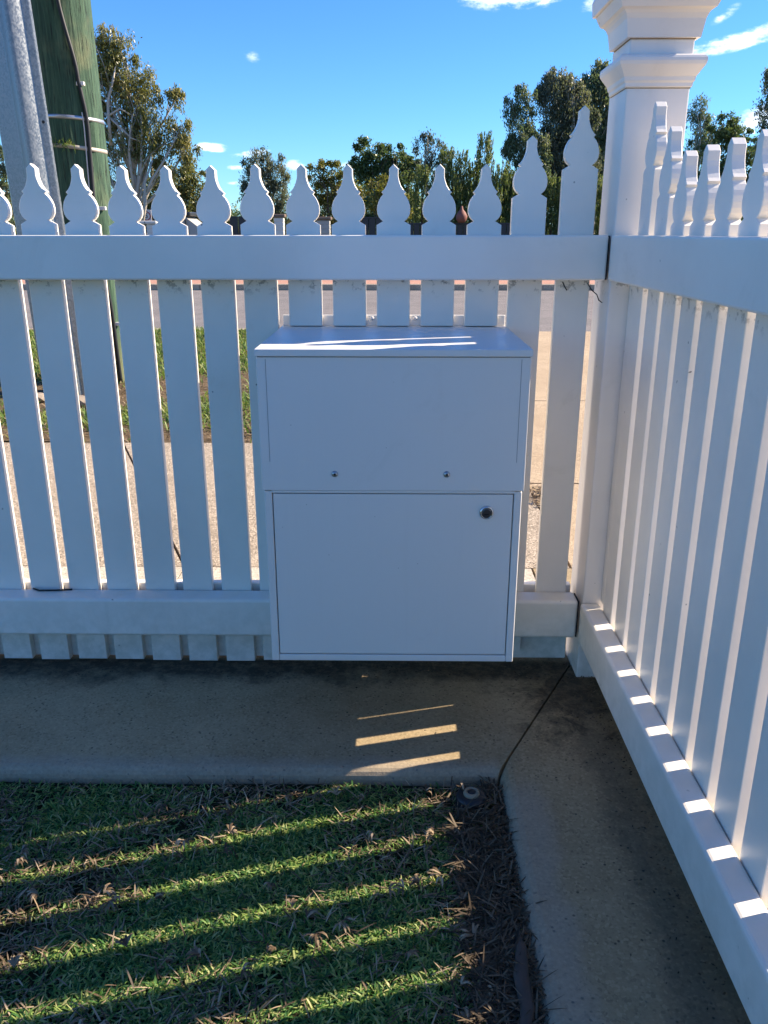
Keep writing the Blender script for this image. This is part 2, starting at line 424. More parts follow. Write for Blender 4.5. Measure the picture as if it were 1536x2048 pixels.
def lathe(bm, prof, c, axis='Z', seg=24):
    """prof: (radius, height) list; axis Z up or -Y (towards the camera)"""
    rings = []
    for r, h in prof:
        ring = []
        for k in range(seg):
            a = 6.283185 * k / seg
            if axis == 'Z': p = (c[0] + r * math.cos(a), c[1] + r * math.sin(a), c[2] + h)
            else: p = (c[0] + r * math.cos(a), c[1] - h, c[2] + r * math.sin(a))
            ring.append(bm.verts.new(p))
        rings.append(ring)
    for a, b in zip(rings, rings[1:]):
        for k in range(seg):
            f = bm.faces.new((a[k], a[(k + 1) % seg], b[(k + 1) % seg], b[k])); f.smooth = True
    bm.faces.new(rings[0][::-1]); bm.faces.new(rings[-1])
    bmesh.ops.recalc_face_normals(bm, faces=bm.faces[:])
    return bm


def np_mesh(name, V, F4=None, F3=None):
    """fast mesh from numpy arrays"""
    me = bpy.data.meshes.new(name)
    V = np.asarray(V, dtype=np.float32).reshape(-1, 3)
    parts = []; tot = []
    if F4 is not None and len(F4): parts.append(np.asarray(F4, dtype=np.int32).reshape(-1)); tot.append(np.full(len(F4), 4, dtype=np.int32))
    if F3 is not None and len(F3): parts.append(np.asarray(F3, dtype=np.int32).reshape(-1)); tot.append(np.full(len(F3), 3, dtype=np.int32))
    idx = np.concatenate(parts); tot = np.concatenate(tot)
    start = np.concatenate([[0], np.cumsum(tot)[:-1]]).astype(np.int32)
    me.vertices.add(len(V)); me.vertices.foreach_set('co', V.reshape(-1))
    me.loops.add(len(idx)); me.loops.foreach_set('vertex_index', idx)
    me.polygons.add(len(tot)); me.polygons.foreach_set('loop_start', start); me.polygons.foreach_set('loop_total', tot)
    me.update(calc_edges=True)
    return me


# ------------------------------------------------------------------ ground and paving (the setting)
def struct(name, bm, m, parent=None):
    o = obj(name, bm, m, parent)
    if parent is None: tag(o, kind='structure')
    return o


bm = bmesh.new()
vs = [bm.verts.new(p) for p in ((-600, 26, -.16), (600, 26, -.16), (600, 900, -.16), (-600, 900, -.16))]; bm.faces.new(vs)
vs = [bm.verts.new(p) for p in ((-600, -300, -.17), (600, -300, -.17), (600, 26, -.17), (-600, 26, -.17))]; bm.faces.new(vs)
struct('ground', bm, 'far_ground')

# lawn bed inside the fence (slightly uneven)
def height_sheet(x0, x1, y0, y1, nx, ny, z, amp, fr):
    bm = bmesh.new(); g = []
    for j in range(ny + 1):
        row = []
        for i in range(nx + 1):
            x = x0 + (x1 - x0) * i / nx; y = y0 + (y1 - y0) * j / ny
            h = z + amp * (math.sin(x * fr + y * 1.7) * .5 + math.sin(y * fr * 1.3 - x * 2.1) * .5)
            row.append(bm.verts.new((x, y, h)))
        g.append(row)
    for j in range(ny):
        for i in range(nx):
            f = bm.faces.new((g[j][i], g[j][i + 1], g[j + 1][i + 1], g[j + 1][i])); f.smooth = True
    return bm
LAWN_Z = -.030
def lawn_h(x, y): return LAWN_Z + .005 * (np.sin(x * 7 + y * 1.7) * .5 + np.sin(y * 9.1 - x * 2.1) * .5)
struct('lawn_bed', height_sheet(-8, .205, -6, 1.361, 164, 147, LAWN_Z, .005, 7), 'lawn_soil')


def arris_slab(pts, z0, z1, bev, edge_ids, m, name, parent=None, sub=0):
    """slab polygon with chosen top edges rounded"""
    bm = bmesh.new()
    a = [bm.verts.new((p[0], p[1], z0)) for p in pts]; b = [bm.verts.new((p[0], p[1], z1)) for p in pts]
    n = len(pts); bm.faces.new(b); bm.faces.new(a[::-1])
    for i in range(n): bm.faces.new((a[i], a[(i + 1) % n], b[(i + 1) % n], b[i]))
    bmesh.ops.recalc_face_normals(bm, faces=bm.faces[:])
    es = [bm.edges.get((b[i], b[(i + 1) % n])) for i in edge_ids]
    bmesh.ops.bevel(bm, geom=es, offset=bev, segments=4, profile=.5, affect='EDGES')
    return struct(name, bm, m, parent)


slabroot = bpy.data.objects.new('concrete_plinth', None); COL.objects.link(slabroot); slabroot['kind'] = 'structure'
j = .0019
# piece along the front fence, mitred at the corner joint (0.21,1.366)->(0.44,1.80)
arris_slab([(-2.35, 1.358), (.2085 - j, 1.368), (.436 - j, 1.80), (.436 - j, 1.84), (-2.35, 1.84)], -.16, 0, .020, [0], 'slab', 'slab_panel', slabroot)
arris_slab([(-8, 1.340), (-2.356, 1.358), (-2.356, 1.84), (-8, 1.84)], -.16, 0, .020, [0], 'slab', 'slab_panel', slabroot)
# piece along the right fence
arris_slab([(.2085 + j, 1.3645), (.206, .82), (.202, -2.2), (.62, -2.2), (.62, 1.80), (.436 + j, 1.80)], -.16, 0, .026, [0, 1], 'slab', 'slab_panel', slabroot)
arris_slab([(.202, -2.206), (.202, -6), (.62, -6), (.62, -2.206)], -.16, 0, .026, [0], 'slab', 'slab_panel', slabroot)
arris_slab([(.4395, 1.806), (.62, 1.806), (.62, 2.405), (.4395, 2.405)], -.16, 0, .002, [0], 'slab', 'slab_panel', slabroot)

for (a_, b_) in ((-8, -2.356), (-2.35, -.664), (-.66, .433)):
    struct('slab_panel', prism([(a_, 1.843), (b_, 1.843), (b_, 2.405), (a_, 2.405)], -.16, -.001), 'path_edge', slabroot)

# public footpath in bays, one bay broken by a skew joint
pathroot = bpy.data.objects.new('footpath', None); COL.objects.link(pathroot); pathroot['kind'] = 'structure'
g = .005
def bay(pts, m, parent, z=.0, name='paving_panel'):
    return struct(name, prism(pts, -.16, z), m, parent)

bay([(-1.365, 4.03), (-.665 + g, 2.413), (.556, 2.413), (.556, 4.03)], 'path', pathroot, -.002)
bay([(-2.9, 4.03), (-2.9, 2.413), (-.665 - g, 2.413), (-1.365 - 2 * g, 4.03)], 'path', pathroot, -.003)
bay([(-6, 4.03), (-6, 2.413), (-2.91, 2.413), (-2.91, 4.03)], 'path', pathroot, -.002)
bay([(-12, 4.03), (-12, 2.413), (-6.01, 2.413), (-6.01, 4.03)], 'path', pathroot, -.003)

# driveway to the right, in bays
drvroot = bpy.data.objects.new('driveway', None); COL.objects.link(drvroot); drvroot['kind'] = 'structure'
for (x0, x1, y0, y1) in ((.566, 3.4, 2.413, 3.340), (.566, 3.4, 3.356, 5.155), (.40, 3.4, 5.170, 8.50), (.626, 3.4, -3, 2.405), (.626, 3.4, -8, -3.01),
                         (3.41, 6.5, -8, -3.01), (3.41, 6.5, -3, 2.405), (3.41, 6.5, 2.413, 5.155), (3.41, 6.5, 5.170, 8.50)):
    bay([(x0, y0), (x1, y0), (x1, y1), (x0, y1)], 'drive', drvroot, -.004)
for k in range(3):
    bay([(6.51 + k * 3, -8), (9.5 + k * 3, -8), (9.5 + k * 3, 8.5), (6.51 + k * 3, 8.5)], 'drive', drvroot, -.004)

# verge soil and bare dirt, road, kerbs, far paving
struct('verge_soil', height_sheet(-14, .40, 4.034, 9.08, 90, 32, -.012, .02, 3), 'verge_soil')
kroot = bpy.data.objects.new('kerb', None); COL.objects.link(kroot); kroot['kind'] = 'structure'
for k in range(-5, 4):
    x0 = k * 3.0
    if x0 < .4: arris_slab([(x0, 9.10), (min(x0 + 2.99, .39), 9.10), (min(x0 + 2.99, .39), 9.25), (x0, 9.25)], -.16, .0, .02, [2], 'path', 'kerb_stone', kroot)
    else: pass
arris_slab([(.40, 8.51), (16, 8.51), (16, 9.25), (.40, 9.25)], -.17, -.03, .02, [0], 'drive', 'layback_kerb', kroot)
for k in range(-6, 6):
    x0 = k * 4.0
    arris_slab([(x0, 17.42), (x0 + 3.99, 17.42), (x0 + 3.99, 17.58), (x0, 17.58)], -.16, .0, .02, [0], 'path', 'kerb_stone', kroot)
struct('road', prism([(-80, 9.25), (80, 9.25), (80, 17.42), (-80, 17.42)], -.165, -.12), 'asphalt')
struct('far_footpath', prism([(-80, 17.58), (80, 17.58), (80, 22.5), (-80, 22.5)], -.155, -.01), 'pink')

# ------------------------------------------------------------------ picket fence
PW = .035    # half width of a picket
HALF = [(0, 0), (.0095, .0090), (.0095, .0235), (.0112, .0315), (.0148, .0410), (.0195, .0480), (.0248, .0530), (.0213, .0572),
        (.0262, .0625), (.0305, .0700), (.0332, .0780), (.0342, .0860), (.0335, .0940), (.0305, .1010), (.0262, .1060), (.0218, .1090), (PW, .1165)]
PT = .020


def picket_mesh(ztip, zbot, th=PT):
    """picket standing on z=0 of its own object; outline in XZ, thickness in +Y, arrises eased"""
    pts = [(x, ztip - d) for x, d in HALF[::-1]] + [(-x, ztip - d) for x, d in HALF[1:]]
    pts = [(PW, zbot)] + pts + [(-PW, zbot)]
    bm = bmesh.new()
    a = [bm.verts.new((x, 0, z)) for x, z in pts]; b = [bm.verts.new((x, th, z)) for x, z in pts]
    n = len(pts); f1 = bm.faces.new(a); f2 = bm.faces.new(b[::-1])
    for i in range(n): bm.faces.new((a[(i + 1) % n], a[i], b[i], b[(i + 1) % n]))
    bmesh.ops.recalc_face_normals(bm, faces=bm.faces[:])
    es = [e for e in bm.edges if (e.verts[0].co.y == e.verts[1].co.y)]
    bmesh.ops.bevel(bm, geom=es, offset=.0011, segments=1, profile=.5, affect='EDGES', clamp_overlap=True)
    me = bpy.data.meshes.new('picket'); bm.to_mesh(me); bm.free(); me.materials.append(M['paint'])
    return me


TIP = 1.134
PM = {k: picket_mesh(*v) for k, v in {'std': (TIP, .006), 'tall': (TIP + .052, .095), 'taller': (TIP + .106, .105), 'short': (TIP, .8135), 'clip': (TIP, .038), 'shortback': (TIP, .0)}.items()}

ff = thing('picket_fence', 'white timber picket fence facing the camera, the parcel box set into it', 'fence', (0, 1.795, 0))
def fpart(name, bm, m='paint', parent=ff):
    o = obj(name, bm, m, parent); o.location = (0, -1.795, 0); return o
xs = [-.19, -.096, -.003, .0905, .184]
for x in xs:
    o = obj('picket', PM['short'], None, ff, (x, 0, 0)); o['label'] = 'short picket cut off above the parcel box'
obj('picket', PM['std'], None, ff, (.277, 0, 0)).data = PM['clip']
o = obj('picket', PM['tall'], None, ff, (.277, 0, 0))
bpy.data.objects.remove(o)
fronts = [-.283, -.375, -.466, -.557, -.650, -.741, -.832]
x = -.832
while x > -5.2:
    x -= .0925; fronts.append(x)
for x in fronts:
    dx = rng.uniform(-.0012, .0012)
    o = obj('picket', PM['std'], None, ff, (x + dx, rng.uniform(0, .0015), rng.uniform(-.0025, .0025)))
    o.rotation_euler = (0, rng.uniform(-.0012, .0012), 0)
# the picket beside the box and the two stepping up to the post
for c in list(ff.children):
    if c.data is PM['clip']: bpy.data.objects.remove(c)
o = obj('picket', PM['tall'], None, ff, (.2742, 0, 0)); o.data = picket_mesh(TIP + .052, .036); o['label'] = 'taller picket beside the parcel box'
o = obj('picket', PM['taller'], None, ff, (.374, 0, 0)); o['label'] = 'tallest picket next to the corner post'
fpart('top_rail', box(bmesh.new(), -5.2, .4275, 1.7375, 1.7945, .911, .998, .004, 2))
# bottom rail sits either side of the box
fpart('bottom_rail', box(bmesh.new(), -5.2, -.2445, 1.7375, 1.7945, .101, .196, .007, 3))
fpart('bottom_rail', box(bmesh.new(), .2385, .4275, 1.7375, 1.7945, .101, .196, .007, 3))
fpart('gap_shade_strip', box(bmesh.new(), .4276, .4299, 1.7405, 1.79, .912, .997), 'dark')  # dark strips added to stand in for the shade in the rail joint
fpart('gap_shade_strip', box(bmesh.new(), .4276, .4299, 1.7405, 1.79, .103, .194), 'dark')
fpart('plinth_board', box(bmesh.new(), -5.2, .425, 1.8175, 1.838, .005, .2035, .002, 1))

# right hand fence
rf = thing('picket_fence', 'white timber picket fence running towards the camera along the right', 'fence', (.475, 0, 0))
ycs = [1.666, 1.568, 1.471, 1.374, 1.276]
y = 1.276
while y > -2.3:
    y -= .0975; ycs.append(y)
tall_r = picket_mesh(TIP + .095, .03); tall_r2 = picket_mesh(TIP + .043, .03)
for i, y in enumerate(ycs):
    me = tall_r if i == 0 else tall_r2 if i == 1 else PM['clip']
    o = obj('picket', me, None, rf, (rng.uniform(0, .001), y + rng.uniform(-.001, .001), -.004 if i > 1 else 0))
    o.rotation_euler = (rng.uniform(-.0012, .0012), 0, R(-90))
    if i == 0: o['label'] = 'tallest picket of this run, against the post'
def rpart(name, bm, m='paint'):
    o = obj(name, bm, m, rf); o.location = (-.475, 0, 0); return o
rpart('top_rail', box(bmesh.new(), .430, .4745, -2.4, 1.7325, .911, .998, .004, 2))
rpart('bottom_rail', box(bmesh.new(), .430, .4745, -2.4, 1.7325, .101, .196, .007, 3))
rpart('plinth_board', box(bmesh.new(), .4965, .514, -2.4, 1.85, .002, .135, .002, 1))
rpart('sun_gap_filler', box(bmesh.new(), .4765, .4945, 1.7085, 1.7325, .2, .905, .001, 1))  # filler piece added beside the post only to narrow its sun stripe
for yy in (-.62,):
    rpart('fence_post', box(bmesh.new(), .515, .605, yy - .045, yy + .045, .0, .95, .003, 1))

# corner post with moulded collar and cap
pc = (.496, 1.795)
cp = thing('fence_post', 'thick white square corner post with moulded collar and wide cap', 'post', (pc[0], pc[1], 0))
HW = .060
def ring_loft(prof, name, m='paint_post'):
    """square rings (z, half size) with mitred corners"""
    bm = bmesh.new(); rs = []
    for z, h in prof:
        rs.append([bm.verts.new((sx * h, sy * h, z)) for sx, sy in ((-1, -1), (1, -1), (1, 1), (-1, 1))])
    for a, b in zip(rs, rs[1:]):
        for k in range(4): bm.faces.new((a[k], a[(k + 1) % 4], b[(k + 1) % 4], b[k]))
    bm.faces.new(rs[0][::-1]); bm.faces.new(rs[-1])
    bmesh.ops.recalc_face_normals(bm, faces=bm.faces[:])
    return obj(name, bm, m, cp)
for z_ in (1.2612, 1.3437):
    obj('caulk_line', box(bmesh.new(), -HW - .0009, HW + .0009, -HW - .0009, HW + .0009, z_ - .0007, z_ + .0007), 'caulk', cp)
sb = box(bmesh.new(), -HW, HW, -HW, HW + .012, -.02, 1.3445, .003, 2)
obj('shaft', sb, 'paint_post', cp)
ring_loft([(1.262, HW + .0005), (1.264, HW + .003), (1.270, HW + .0035), (1.2735, HW + .006), (1.280, HW + .007), (1.2835, HW + .0095), (1.292, HW + .015),
           (1.299, HW + .0195), (1.305, HW + .021), (1.310, HW + .0205), (1.314, HW + .018), (1.3165, HW + .013), (1.317, HW + .0005)], 'collar')
ring_loft([(1.3445, HW + .001), (1.345, HW + .008), (1.349, HW + .0085), (1.375, HW + .0125), (1.383, HW + .016), (1.388, HW + .020), (1.391, HW + .026),
           (1.402, HW + .031), (1.410, HW + .034)], 'cap_moulding')
ring_loft([(1.4105, HW + .030), (1.411, HW + .040), (1.436, HW + .042), (1.442, HW + .040), (1.50, .012), (1.505, .004)], 'cap')

# ------------------------------------------------------------------ parcel box
X0, X1, Y0 = -.2418, .2379, 1.440
pb = thing('parcel_box', 'white powder coated steel parcel box with lock mounted through the picket fence', 'parcel box', (-.002, Y0, .20))
def bpart(name, bm, m='box', parent=pb, smooth=False):
    if smooth:
        for f in bm.faces: f.smooth = True
    o = obj(name, bm, m, parent)
    o.location = (.002, -Y0, -.20) if parent is pb else (0, 0, 0)
    return o
# body: side walls, bottom and back, open behind door
bpart('side_panel', box(bmesh.new(), X0 + .003, X0 + .0170, Y0 + .002, 1.90, .2022, .5525, .0012, 1))
bpart('side_panel', box(bmesh.new(), X1 - .0170, X1 - .003, Y0 + .002, 1.90, .2022, .5525, .0012, 1))
bpart('bottom_panel', box(bmesh.new(), X0 + .0175, X1 - .0175, Y0 + .0025, 1.90, .2022, .2153, .0012, 1))
bpart('inner_body', box(bmesh.new(), X0 + .019, X1 - .019, Y0 + .022, 1.895, .2165, .5486), 'dark')
door = bpart('door', box(bmesh.new(), X0 + .0188, X1 - .0188, Y0 + .003, Y0 + .021, .2176, .5471, .0012, 2))
# hood: front panel with folded side returns, lower hem proud of the door
hood = bpart('hood', box(bmesh.new(), X0, X1, Y0, 1.90, .5549, .7975, .0012, 2))
bpart('hem', box(bmesh.new(), X0 + .0165, X1 - .0165, Y0 + .0015, Y0 + .02, .5492, .5544, .001, 1))
for sx in (X0 + .0165, X1 - .0165):
    s = bpart('fold_seam', box(bmesh.new(), sx - .0004, sx + .0004, Y0 - .0003, Y0 + .004, .609, .7945), 'seam')
lidm = bmesh.new(); box(lidm, X0 - .002, X1 + .002, Y0 - .004, 1.90, .7990, .8118, .0016, 2)
bpart('lid', lidm)
bpart('lid_gap', box(bmesh.new(), X0 + .002, X1 - .002, Y0 + .0015, 1.895, .7955, .7994), 'dark')
bpart('mounting_flange', box(bmesh.new(), X0, X1, 1.8165, 1.8215, .8122, .8345, .0008, 1))
for x in (-.0485, .0445):
    b_ = lathe(bmesh.new(), [(.0045, 0), (.0045, .002), (.003, .0035), (.0015, .004)], (x, 1.8165, .8275), 'Y', 12)
    bpart('flange_screw', b_, 'clip')
for x in (-.108, .0958):
    b_ = lathe(bmesh.new(), [(.0060, 0), (.0060, .0012), (.0045, .0032), (.0022, .0042)], (x, Y0, .5866), 'Y', 18)
    o = bpart('bolt', b_, 'zinc')
    s_ = lathe(bmesh.new(), [(.0021, 0), (.0021, .0004)], (x + .0004, Y0 - .0042, .5868), 'Y', 6)
    s2 = obj('bolt_socket', s_, 'dark', o)
lk = lathe(bmesh.new(), [(.0130, 0), (.0132, .0025), (.0122, .0050), (.0100, .0062), (.0094, .0050), (.0090, .0050)], (.1712, Y0 + .003, .5131), 'Y', 32)
lock = obj('lock', lk, 'chrome', door)
bpart('key_barrel', lathe(bmesh.new(), [(.0086, 0), (.0086, .0068), (.0078, .0078)], (.1712, Y0 + .003, .5121), 'Y', 28), 'gunmetal')
kb = box(bmesh.new(), .1664, .1760, Y0 - .0055, Y0 - .0047, .5101, .5126)
bpart('keyhole', kb, 'dark')

# ------------------------------------------------------------------ utility pole with cable and straps
POLE = (-2.108, 5.90, .188)
up_ = thing('utility_pole', 'thick round green treated timber pole behind the fence on the left', 'pole', (POLE[0], POLE[1], 0))
bm = bmesh.new(); rings = []
SEG = 56
for i in range(41):
    z = -.12 + i * .16
    rr = POLE[2] * (1.03 - .004 * z)
    ring = []
    for k in range(SEG):
        a = 6.28318 * k / SEG
        r_ = rr * (1 + .010 * math.sin(3 * a + 1.3 * z) + .006 * math.sin(7 * a - .7 * z) + .006 * math.sin(2.3 * z + a))
        # shallow checks (splits) down the timber
        for (ca, dep) in ((-1.95, .05), (-1.2, .03), (-.7, .04), (-2.4, .03), (.4, .04)):
            w_ = ((a - (6.28318 + ca)) + math.pi) % (2 * math.pi) - math.pi
            w_ -= .06 * math.sin(z * .9 + ca)
            r_ -= rr * dep * math.exp(-(w_ / .05) ** 2)
        ring.append(bm.verts.new((r_ * math.cos(a), r_ * math.sin(a), z)))
    rings.append(ring)
for a, b in zip(rings, rings[1:]):
    for k in range(SEG):
        f = bm.faces.new((a[k], a[(k + 1) % SEG], b[(k + 1) % SEG], b[k])); f.smooth = True
bm.faces.new(rings[-1]); bm.faces.new(rings[0][::-1])
obj('pole_shaft', bm, 'pole', up_)
def surf(x, z, off=0.0):
    """point on the pole's camera side at world x"""
    r_ = POLE[2] + off; dx = x - POLE[0]
    return (dx, -math.sqrt(max(r_ * r_ - dx * dx, 0.0)), z)
cab = [(-2.10, 4.6), (-2.085, 3.4), (-2.065, 2.75), (-2.046, 2.344), (-1.995, 2.018), (-1.984, 1.884), (-1.966, 1.694), (-1.968, 1.504), (-1.976, 1.204), (-1.979, 1.003), (-1.962, .70), (-1.948, .503), (-1.944, .268), (-1.94, .0)]
cp_ = []
for (x, z) in cab: cp_.append(Vector(surf(x, z, .016)))
sm = []
for i in range(len(cp_) - 1):
    for k in range(6):
        t_ = k / 6; p0 = cp_[max(i - 1, 0)]; p1 = cp_[i]; p2 = cp_[i + 1]; p3 = cp_[min(i + 2, len(cp_) - 1)]
        sm.append(.5 * ((2 * p1) + (-p0 + p2) * t_ + (2 * p0 - 5 * p1 + 4 * p2 - p3) * t_ ** 2 + (-p0 + 3 * p1 - 3 * p2 + p3) * t_ ** 3))
sm.append(cp_[-1])
obj('cable', tube(bmesh.new(), sm, .0125, 10), 'cable', up_)
# thin pale earth wire beside the cable
sm2 = [Vector(surf(POLE[0] + p.x - .022, p.z, .006)) for p in sm if 1.0 < p.z < 1.75]
obj('earth_wire', tube(bmesh.new(), sm2, .004, 6), 'clip', up_)
for (x, z) in ((-1.995, 1.889), (-1.958, 1.153), (-1.945, .40)):
    q = surf(x + .02, z, .016)
    obj('cable_clip', box(bmesh.new(), q[0] - .028, q[0] + .022, q[1] - .012, q[1] + .014, z - .012, z + .012, .004, 2), 'clip', up_)
def strap(z0, tilt, mname, h=.024):
    bm = bmesh.new(); ri = []
    for k in range(64):
        a = 6.28318 * k / 64; rr = POLE[2] * 1.012 + .002
        z = z0 + tilt * math.cos(a)
        x, y = math.cos(a), math.sin(a)
        ri.append([bm.verts.new((x * rr, y * rr, z - h / 2)), bm.verts.new((x * (rr + .003), y * (rr + .003), z - h / 2)), bm.verts.new((x * (rr + .003), y * (rr + .003), z + h / 2)), bm.verts.new((x * rr, y * rr, z + h / 2))])
    for k in range(64):
        a = ri[k]; b = ri[(k + 1) % 64]
        for q in range(4):
            f = bm.faces.new((a[q], b[q], b[(q + 1) % 4], a[(q + 1) % 4])); f.smooth = q in (1, 3)
    bmesh.ops.recalc_face_normals(bm, faces=bm.faces[:])
    return obj('strap', bm, mname, up_)
strap(1.699, -.012, 'strap'); strap(1.527, -.020, 'strap_old')['label'] = 'weathered brown lower strap'
# tuft of dry grass lodged on the lower strap
tb = bmesh.new()
for i in range(70):
    x = -2.215 + rng.random() ** 1.5 * .17; q = Vector(surf(x, 1.545 - (x + 2.2) * .12, .01)) + Vector((POLE[0], POLE[1], 0))
    d = Vector((rng.uniform(-.6, 1), -rng.uniform(.1, .8), rng.uniform(-.9, 1.0))).normalized() * rng.uniform(.02, .065)
    s_ = Vector((rng.uniform(-1, 1), 0, rng.uniform(-1, 1))).normalized() * .0022
    v = [tb.verts.new(q - s_), tb.verts.new(q + s_), tb.verts.new(q + d * .6 + s_ * .8 + Vector((0, 0, .004))), tb.verts.new(q + d), tb.verts.new(q + d * .6 - s_ * .8 + Vector((0, 0, .004)))]
    tb.faces.new(v)
tag(obj('grass_tuft', tb, 'verge_grass'), 'small tuft of dry grass lodged on the lower strap of the green pole', 'grass tuft')

# galvanised folded steel post beside it
gs = thing('steel_post', 'galvanised folded steel post standing in front of the green timber pole', 'post', (-2.2, 5.34, 0))
sec = [(-2.372, 5.46), (-2.366, 5.405), (-2.355, 5.385), (-2.235, 5.345), (-2.224, 5.340), (-2.216, 5.330), (-2.180, 5.292), (-2.168, 5.282), (-2.152, 5.279), (-2.138, 5.284), (-2.096, 5.322), (-2.090, 5.332), (-2.082, 5.338), (-2.054, 5.340), (-2.046, 5.346), (-2.046, 5.375)]
sp_ = [Vector((a, b)) for a, b in sec]
off = []
for i, p in enumerate(sp_):
    d = (sp_[min(i + 1, len(sp_) - 1)] - sp_[max(i - 1, 0)]).normalized(); off.append(p + Vector((-d.y, d.x)) * .006)
poly = [(p.x + 2.2, p.y - 5.34) for p in sp_] + [(p.x + 2.2, p.y - 5.34) for p in off[::-1]]
bm = prism(poly, -.15, 5.8)
for f in bm.faces:
    if abs(f.normal.z) < .5: f.smooth = True
for e in bm.edges:
    if len(e.link_faces) == 2 and e.calc_face_angle(0) > .7: e.smooth = False
obj('folded_sheet', bm, 'galv', gs)
for z in (1.62, 3.1):
    b_ = lathe(bmesh.new(), [(.009, 0), (.009, .001)], (-2.066 + 2.2, 5.3385 - 5.34, z), 'Y', 14)
    obj('bolt_hole', b_, 'dark', gs)

gs.rotation_euler = (0, R(-2.1), 0); gs.location.x += .037
up_.rotation_euler = (0, R(-.35), 0); up_.location.x += .006
# pale stones at the pole foot
def rock(name, c, r, m, seed):
    rr = random.Random(seed); bm = bmesh.new(); bmesh.ops.create_icosphere(bm, subdivisions=2, radius=1)
    for v in bm.verts:
        k = 1 + rr.uniform(-.16, .16); v.co = Vector((v.co.x * r[0] * k, v.co.y * r[1] * k, v.co.z * r[2] * k))
    return obj(name, bm, m, None, c)
tag(rock('stone', (-1.935, 4.98, .02), (.07, .05, .035), 'rock', 1), 'pale flat stone on the dirt in front of the green pole', 'stone')
tag(rock('stone', (-2.24, 5.10, .02), (.06, .05, .03), 'rock', 2), 'pale stone lying at the foot of the galvanised post', 'stone')

# ------------------------------------------------------------------ street side objects across the road
sg = thing('speed_sign', 'small square sign with a red ring and a 5 across the road', 'sign', (-11.42, 40, 0))
boxo('sign_plate', 'white_sign', sg, -.235, .235, -.012, .0, 1.42, 2.0, .02, 2)
boxo('sign_post', 'strap', sg, -.03, .03, .012, .07, -.2, 2.10, .01, 1)
bm = bmesh.new(); rr_ = []
for k in range(36):
    a = 6.28318 * k / 36
    rr_.append([bm.verts.new((math.cos(a) * q, -.017, 1.72 + math.sin(a) * q)) for q in (.155, .205)])
for k in range(36): bm.faces.new((rr_[k][0], rr_[k][1], rr_[(k + 1) % 36][1], rr_[(k + 1) % 36][0]))
obj('red_ring', bm, 'red_sign', sg)
cu = bpy.data.curves.new('numeral', 'FONT'); cu.body = '5'; cu.size = .30; cu.align_x = 'CENTER'; cu.align_y = 'CENTER'; cu.extrude = .002; cu.offset = .006
tmp = bpy.data.objects.new('tmp', cu); COL.objects.link(tmp)
bpy.context.view_layer.update()
me = bpy.data.meshes.new_from_object(tmp.evaluated_get(bpy.context.evaluated_depsgraph_get())); bpy.data.objects.remove(tmp)
me.name = 'numeral'; me.materials.clear(); me.materials.append(M['black_sign'])
o = obj('numeral', me, None, sg, (0, -.020, 1.72)); o.rotation_euler = (R(90), 0, 0)

def pillar(x, y, w_, h, m, label, capm='capstone', group=None):
    t = thing('gate_pillar', label, 'pillar', (x, y, 0), group)
    courses = int((h - .1) / .12)
    for i in range(courses):
        z0 = -.12 + i * (h / courses)
        boxo('brick_course', m, t, -w_ / 2, w_ / 2, -w_ / 2, w_ / 2, z0, z0 + h / courses - .012, .01, 1)
    boxo('mortar_core', m, t, -w_ / 2 + .012, w_ / 2 - .012, -w_ / 2 + .012, w_ / 2 - .012, -.16, h - .13)
    boxo('cap', capm, t, -w_ / 2 - .06, w_ / 2 + .06, -w_ / 2 - .06, w_ / 2 + .06, h - .12, h - .02, .02, 1)
    return t
pillar(-8.18, 28, .28, 1.38, 'white_brick', 'left one of two low white brick pillars beneath the red ringed sign', 'white_brick')
pillar(-7.84, 28, .28, 1.38, 'white_brick', 'right one of two low white brick pillars beneath the red ringed sign', 'white_brick')
pillar(-3.72, 28, .30, 1.58, 'white_brick', 'white brick pillar with brown cap across the road beside a charcoal panel')
pillar(-2.30, 28, .42, 1.50, 'grey_brick', 'wide grey pillar with dark cap across the road')
pn = [(-5.36, -4.80, 1.50, 'charcoal fence panel left of the white capped pillar across the road'),
      (-3.5, -2.9, 1.18, 'low charcoal fence panel between the white and grey pillars'),
      (-1.30, -.40, 1.48, 'charcoal fence panel right of the wide grey pillar'),
      (.4, 4.2, 1.30, 'long charcoal fence panel under the dark pine hedge across the road')]
for (a, b, h, lab) in pn:
    t = thing('metal_fence', lab, 'fence', ((a + b) / 2, 28.2, 0), 'charcoal panels across the road')
    n = max(2, int((b - a) / .2)); w_ = (b - a) / n
    for i in range(n):
        boxo('panel_sheet', 'char', t, -(b - a) / 2 + i * w_ + .008, -(b - a) / 2 + (i + 1) * w_ - .008, -.03, .0, -.15, h - .05, .008, 1)
    boxo('panel_rail', 'char', t, -(b - a) / 2, (b - a) / 2, -.035, .02, h - .05, h)
